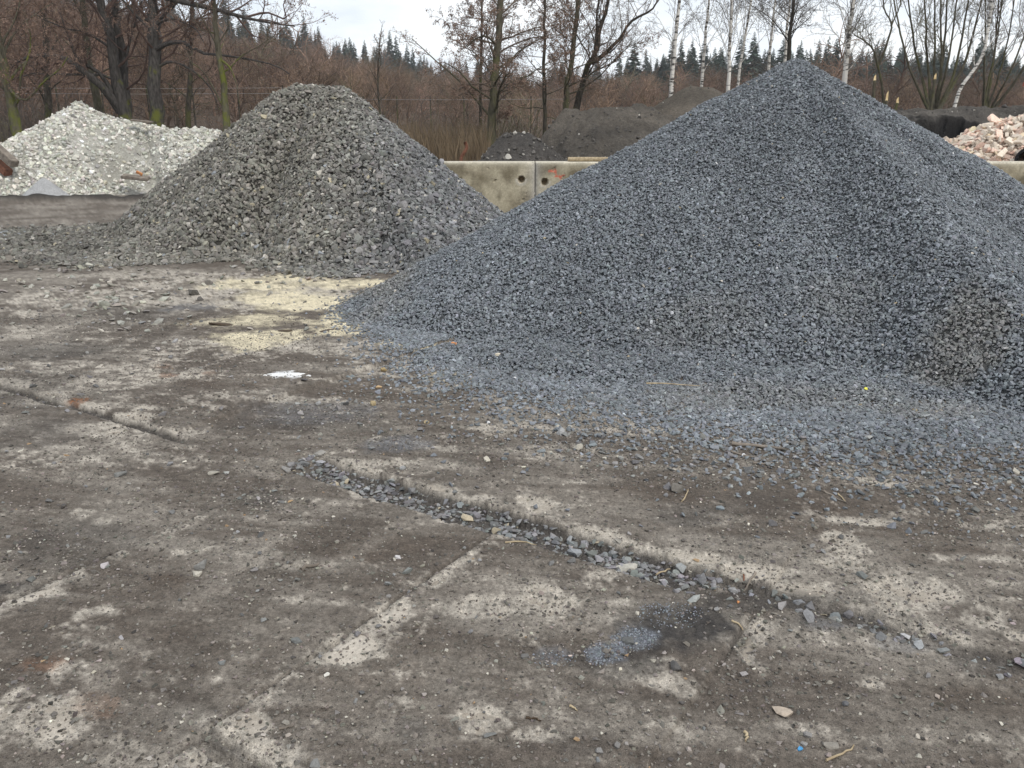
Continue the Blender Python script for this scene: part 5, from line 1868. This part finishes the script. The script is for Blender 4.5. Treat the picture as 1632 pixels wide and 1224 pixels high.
# snapped stems with pale split wood
for (u, v, yy, lab, lean) in ((1413, 160, 24.6, 'snapped stem with bright yellow split wood above the dark bank', 0.05), (1430, 164, 24.8, 'shorter snapped stem beside the bright split one', .35),
                              (1394, 128, 25.2, 'taller snapped stem with tan split tip by the crooked tree', -.1), (1490, 126, 24.9, 'snapped tan stem inside the willow clump', .0)):
    p = AT(u, v, yy)
    root = empty('broken_stem', (float(p[0]) - lean, yy, 0), lab, 'broken stem')
    base = np.array([p[0] - lean, yy, 0])
    P = smooth_path([base + np.array([0, 0, -.05]), base * .5 + p * .5, p], 6) - base
    V, F = tube_groups([(P, np.linspace(.06, .04, 6), 7)])
    link('stem', mesh_np('stem', V, F, None, True), M['bark_olive'], root)
    tip = P[-1]
    hh = .26 if 'bright yellow' in lab else .16
    V = np.array([tip + np.array([.04 * math.cos(a), .04 * math.sin(a), -.02]) for a in np.linspace(0, 6.28, 6)[:-1]] + [tip + np.array([.02, 0, hh]), tip + np.array([-.03, -.01, hh * .6])])
    F = [np.array([[0, 1, 5], [1, 2, 6], [2, 3, 6], [3, 4, 5], [4, 0, 5], [1, 6, 5], [3, 5, 6]])]
    link('split_tip', mesh_np('split_tip', V, F), M['wood_pale'], root)

# ------------------------------------------------------------------ loose gravel over the yard
r2 = np.random.default_rng(31)


def loose(n, xr, yr, size, sig, dens, base, seed):
    rg = np.random.default_rng(seed)
    x = rg.uniform(xr[0], xr[1], n)
    y = rg.uniform(yr[0], yr[1], n)
    k = rg.random(n) < dens(x, y)
    x, y = x[k], y[k]
    n = len(x)
    S = np.clip(size * np.exp(rg.normal(0, sig, n)), size * .4, size * 3.2)
    z = ground_z(x, y) + S * .13
    return x, y, z, S, rg


def put(name, label, var, x, y, z, S, col, rg, tilt=.25):
    n = len(x)
    rot = eulers(np.tile([0, 0, 1.], (n, 1)), tilt, rg)
    scl = S[:, None] * np.exp(rg.normal(0, .13, (n, 3)))
    o = scatter(name, var[0], np.stack([x, y, z], -1), rot, scl, col, rg.integers(0, len(var[1]), n), M['stone'])
    return tag(o, label, None, None, 'stuff')


FREE = lambda x, y: (HB.q(x, y)[0] > 1.0) & (HC.q(x, y)[0] > .99)
GRAV = [(1250, 725, 520, 45, .95), (1550, 755, 220, 60, .95), (980, 695, 220, 45, .8), (1100, 760, 260, 30, .5), (650, 715, 120, 22, .5), (500, 660, 150, 24, .7), (420, 800, 60, 22, .7), (1430, 1010, 160, 16, .6),
        (620, 1010, 120, 16, .35), (250, 1180, 160, 60, .35), (990, 1040, 60, 30, .5), (1150, 970, 120, 30, .4), (1250, 1120, 200, 60, .25), (640, 930, 60, 40, .4), (540, 640, 90, 20, .4),
        (150, 510, 160, 24, .25), (470, 540, 100, 14, .3), (80, 620, 120, 40, .3), (1500, 830, 160, 30, .35)]
# fine chippings
x, y, z, S, rg = loose(540000, (-5, 5), (1.5, 7.5), .0075, .5, lambda x, y: (np.abs(x) < .85 * y + .4) * FREE(x, y) * np.clip(.30 + .6 * fbm(x, y, 1.3, 4, 12) + .5 * blobs(x, y, GRAV, .4, 11, 2), .04, 1) * np.clip(3.2 / y, .3, 1) * (1 - .85 * blobs(x, y, DARK[:2], .5, 4, 2)), None, 41)
put('fine_chippings', 'fine chippings strewn over the dirt of the yard', CHIP, x, y, z, S, odd(pick_cols(rg, len(x), (.150, .135, .118), .45, .03), rg, [(.022, (.5, .47, .4)), (.003, (.35, .24, .14))]), rg)
LIP = lambda x, y: edge_pale(x * AX[0] + y * AX[1], x * BX[0] + y * BX[1])
x, y, z, S, rg = loose(80000, (-4.2, 4.2), (1.5, 6), .013, .4, lambda x, y: (np.abs(x) < .85 * y + .4) * FREE(x, y) * np.clip(.13 + .45 * fbm(x, y, 1.7, 4, 15) + .35 * LIP(x, y) + .5 * blobs(x, y, GRAV, .4, 11, 2), .02, 1) * np.clip(2.6 / y, .3, 1), None, 45)
put('pebble_litter', 'half-buried pebbles and crumbs in the yard dirt', CHIP, x, y, z - S * .15, S, odd(pick_cols(rg, len(x), (.158, .145, .128), .35, .03), rg, [(.025, (.45, .42, .36)), (.004, (.35, .24, .14))]), rg)
# blue-grey chippings spill
x, y, z, S, rg = loose(60000, (-.2, 1.3), (2.0, 3.2), .006, .3, lambda x, y: np.clip(blobs(x, y, [(960, 1050, 48, 20, 1.0), (1010, 1024, 48, 20, 1.0), (880, 1058, 60, 16, .45), (1070, 985, 70, 25, .4)], .3, 5, 3), 0, 1) ** 1.5, None, 42)
put('chipping_spill', 'spill of fine blue-grey chippings beside the black stain', CHIP, x, y, z, S, pick_cols(rg, len(x), (.2, .215, .235), .25, .03), rg)
# gravel-sized stones
x, y, z, S, rg = loose(52000, (-6, 5), (1.6, 8.8), .024, .42, lambda x, y: (np.abs(x) < .7 * y + .4) * FREE(x, y) * np.clip(.035 + .12 * np.maximum(0, fbm(x, y, .9, 3, 13)) + .8 * blobs(x, y, GRAV, .45, 12, 2.2) ** 2, 0, 1) * np.where(y < 2.7, .35, .7), None, 43)
colg = odd(pick_cols(rg, len(x), (.19, .187, .182), .30, .02), rg, [(.02, (.42, .39, .33)), (.004, (.36, .25, .14))])
# the slab joint
ja = r2.uniform(-3.08, .95, 2600)
jb = np.where(ja < -.95, r2.uniform(2.665, 2.85, 2600), r2.uniform(2.74, 2.85, 2600))
jk = r2.random(2600) < np.clip(np.where(ja < -1.7, 1.0, np.where(ja < -.9, .6, np.where(ja < .2, .16, .22))) * (1 + 1.2 * fbm(ja, jb, 2.2, 3, 14)), 0, 1)
ja, jb = ja[jk], jb[jk]
jx, jy = ja * AX[0] + jb * BX[0], ja * AX[1] + jb * BX[1]
jS = np.clip(.0235 * np.exp(r2.normal(0, .45, len(jx))), .009, .06)
jz = ground_z(jx, jy) + jS * r2.uniform(-.15, .3, len(jx))
jc = odd(pick_cols(r2, len(jx), (.2, .2, .2), .25, .03), r2, [(.03, (.42, .36, .26))])
# stones thrown off the coarse heap
n_ = 260
hu, hv = np.concatenate([r2.normal(180, 90, 130), r2.uniform(-20, 560, 130)]), np.concatenate([r2.normal(490, 26, 130), r2.uniform(425, 470, 130)])
hp_ = np.array([G(a_, b_) for a_, b_ in zip(hu, hv)])
hk = (HC.q(hp_[:, 0], hp_[:, 1])[0] > 1.0) & (hp_[:, 1] < 12)
hp_ = hp_[hk]
hS = np.clip(.075 * np.exp(r2.normal(-.25, .35, len(hp_))), .03, .16)
hzv = ground_z(hp_[:, 0], hp_[:, 1]) + hS * .13
hc = pick_cols(r2, len(hp_), (.3, .285, .25), .25, .03)

ax_ = [('stone', 'grey crushed stone packed in the gravel-filled slab joint', 'stones packed in the slab joint', jx, jy, jz, jS, jc, 130),
       ('stone', 'fist-sized grey stone thrown onto the dirt in front of the coarse heap', 'stones strewn before the coarse heap', hp_[:, 0], hp_[:, 1], hzv, hS, hc, 90),
       ('pebble', 'small grey stone lying loose on the open dirt', 'loose stones on the open dirt', x, y, z, S, colg, 170)]
left = []
for nm, lab, grp, X, Y, Z, SS, CC, ns in ax_:
    m = len(X)
    rot = eulers(np.tile([0, 0, 1.], (m, 1)), .3, rg)
    scl = SS[:, None] * np.exp(rg.normal(0, .13, (m, 3)))
    pk = rg.integers(0, 12, m)
    sc_ = SS / np.hypot(Y, CH) * (np.abs(X / Y) < .61)
    top = np.argsort(-sc_)[:ns]
    for i in top:
        o = link(nm, CRUSH[1][pk[i]], None, None, (X[i], Y[i], Z[i]), rot[i], scl[i])
        o['col'] = [float(v) for v in CC[i]]
        tone = 'pale' if CC[i].mean() > .29 else 'dark' if CC[i].mean() < .15 else 'grey'
        aa, bb_ = X[i] * AX[0] + Y[i] * AX[1], X[i] * BX[0] + Y[i] * BX[1]
        if 'joint' in grp:
            wh = 'packed at the corner end of the gravel-filled slab joint' if aa < -2.4 else 'packed midway along the gravel-filled slab joint' if aa < -1.5 else 'lying where the gravel-filled slab joint thins out'
        elif 'coarse' in grp:
            wh = 'thrown onto pale sand before the coarse heap' if X[i] > -2.6 else 'thrown onto streaked dirt before the coarse heap'
        elif bb_ > 2.86:
            wh = 'on dirt between the slab joint and the gravel cone' if X[i] > -1.2 else 'on dirt beyond the raised slab corner'
        else:
            wh = 'on dirt around the black stain' if X[i] > .3 else 'on mottled dirt beside the pale slab edges'
        big = 'larger' if SS[i] > np.median(SS[top]) else 'smaller'
        tag(o, '%s %s crushed stone %s' % (big, tone, wh), 'stone', '%s %s stones %s' % (big, tone, wh))
    rest = np.ones(m, bool)
    rest[top] = False
    left.append((np.stack([X, Y, Z], -1)[rest], rot[rest], scl[rest], CC[rest], pk[rest]))
o = scatter('loose_gravel', CRUSH[0], *[np.concatenate([l[i] for l in left]) for i in range(5)], M['stone'])
tag(o, 'smaller loose gravel scattered between slabs and heaps', None, None, 'stuff')

# ------------------------------------------------------------------ light haze over the valley
hm = bpy.data.materials.new('air_haze')
hm.use_nodes = True
hm.node_tree.nodes.clear()
ho = hm.node_tree.nodes.new('ShaderNodeOutputMaterial')
hv_ = hm.node_tree.nodes.new('ShaderNodeVolumePrincipled')
hv_.inputs['Color'].default_value = (.90, .93, .97, 1)
hv_.inputs['Density'].default_value = 0.00042
hv_.inputs['Anisotropy'].default_value = 0.2
hm.node_tree.links.new(hv_.outputs['Volume'], ho.inputs['Volume'])
gz0 = float(gv[:, 2].min()) - 1.0
top_ = float(gv[:, 2].max()) + 16.0
tag(box('haze', (0, 0, (gz0 + top_) / 2), (1150, 1150, top_ - gz0), hm), 'thin pale haze lying over the yard and wooded hill', None, None, 'stuff')
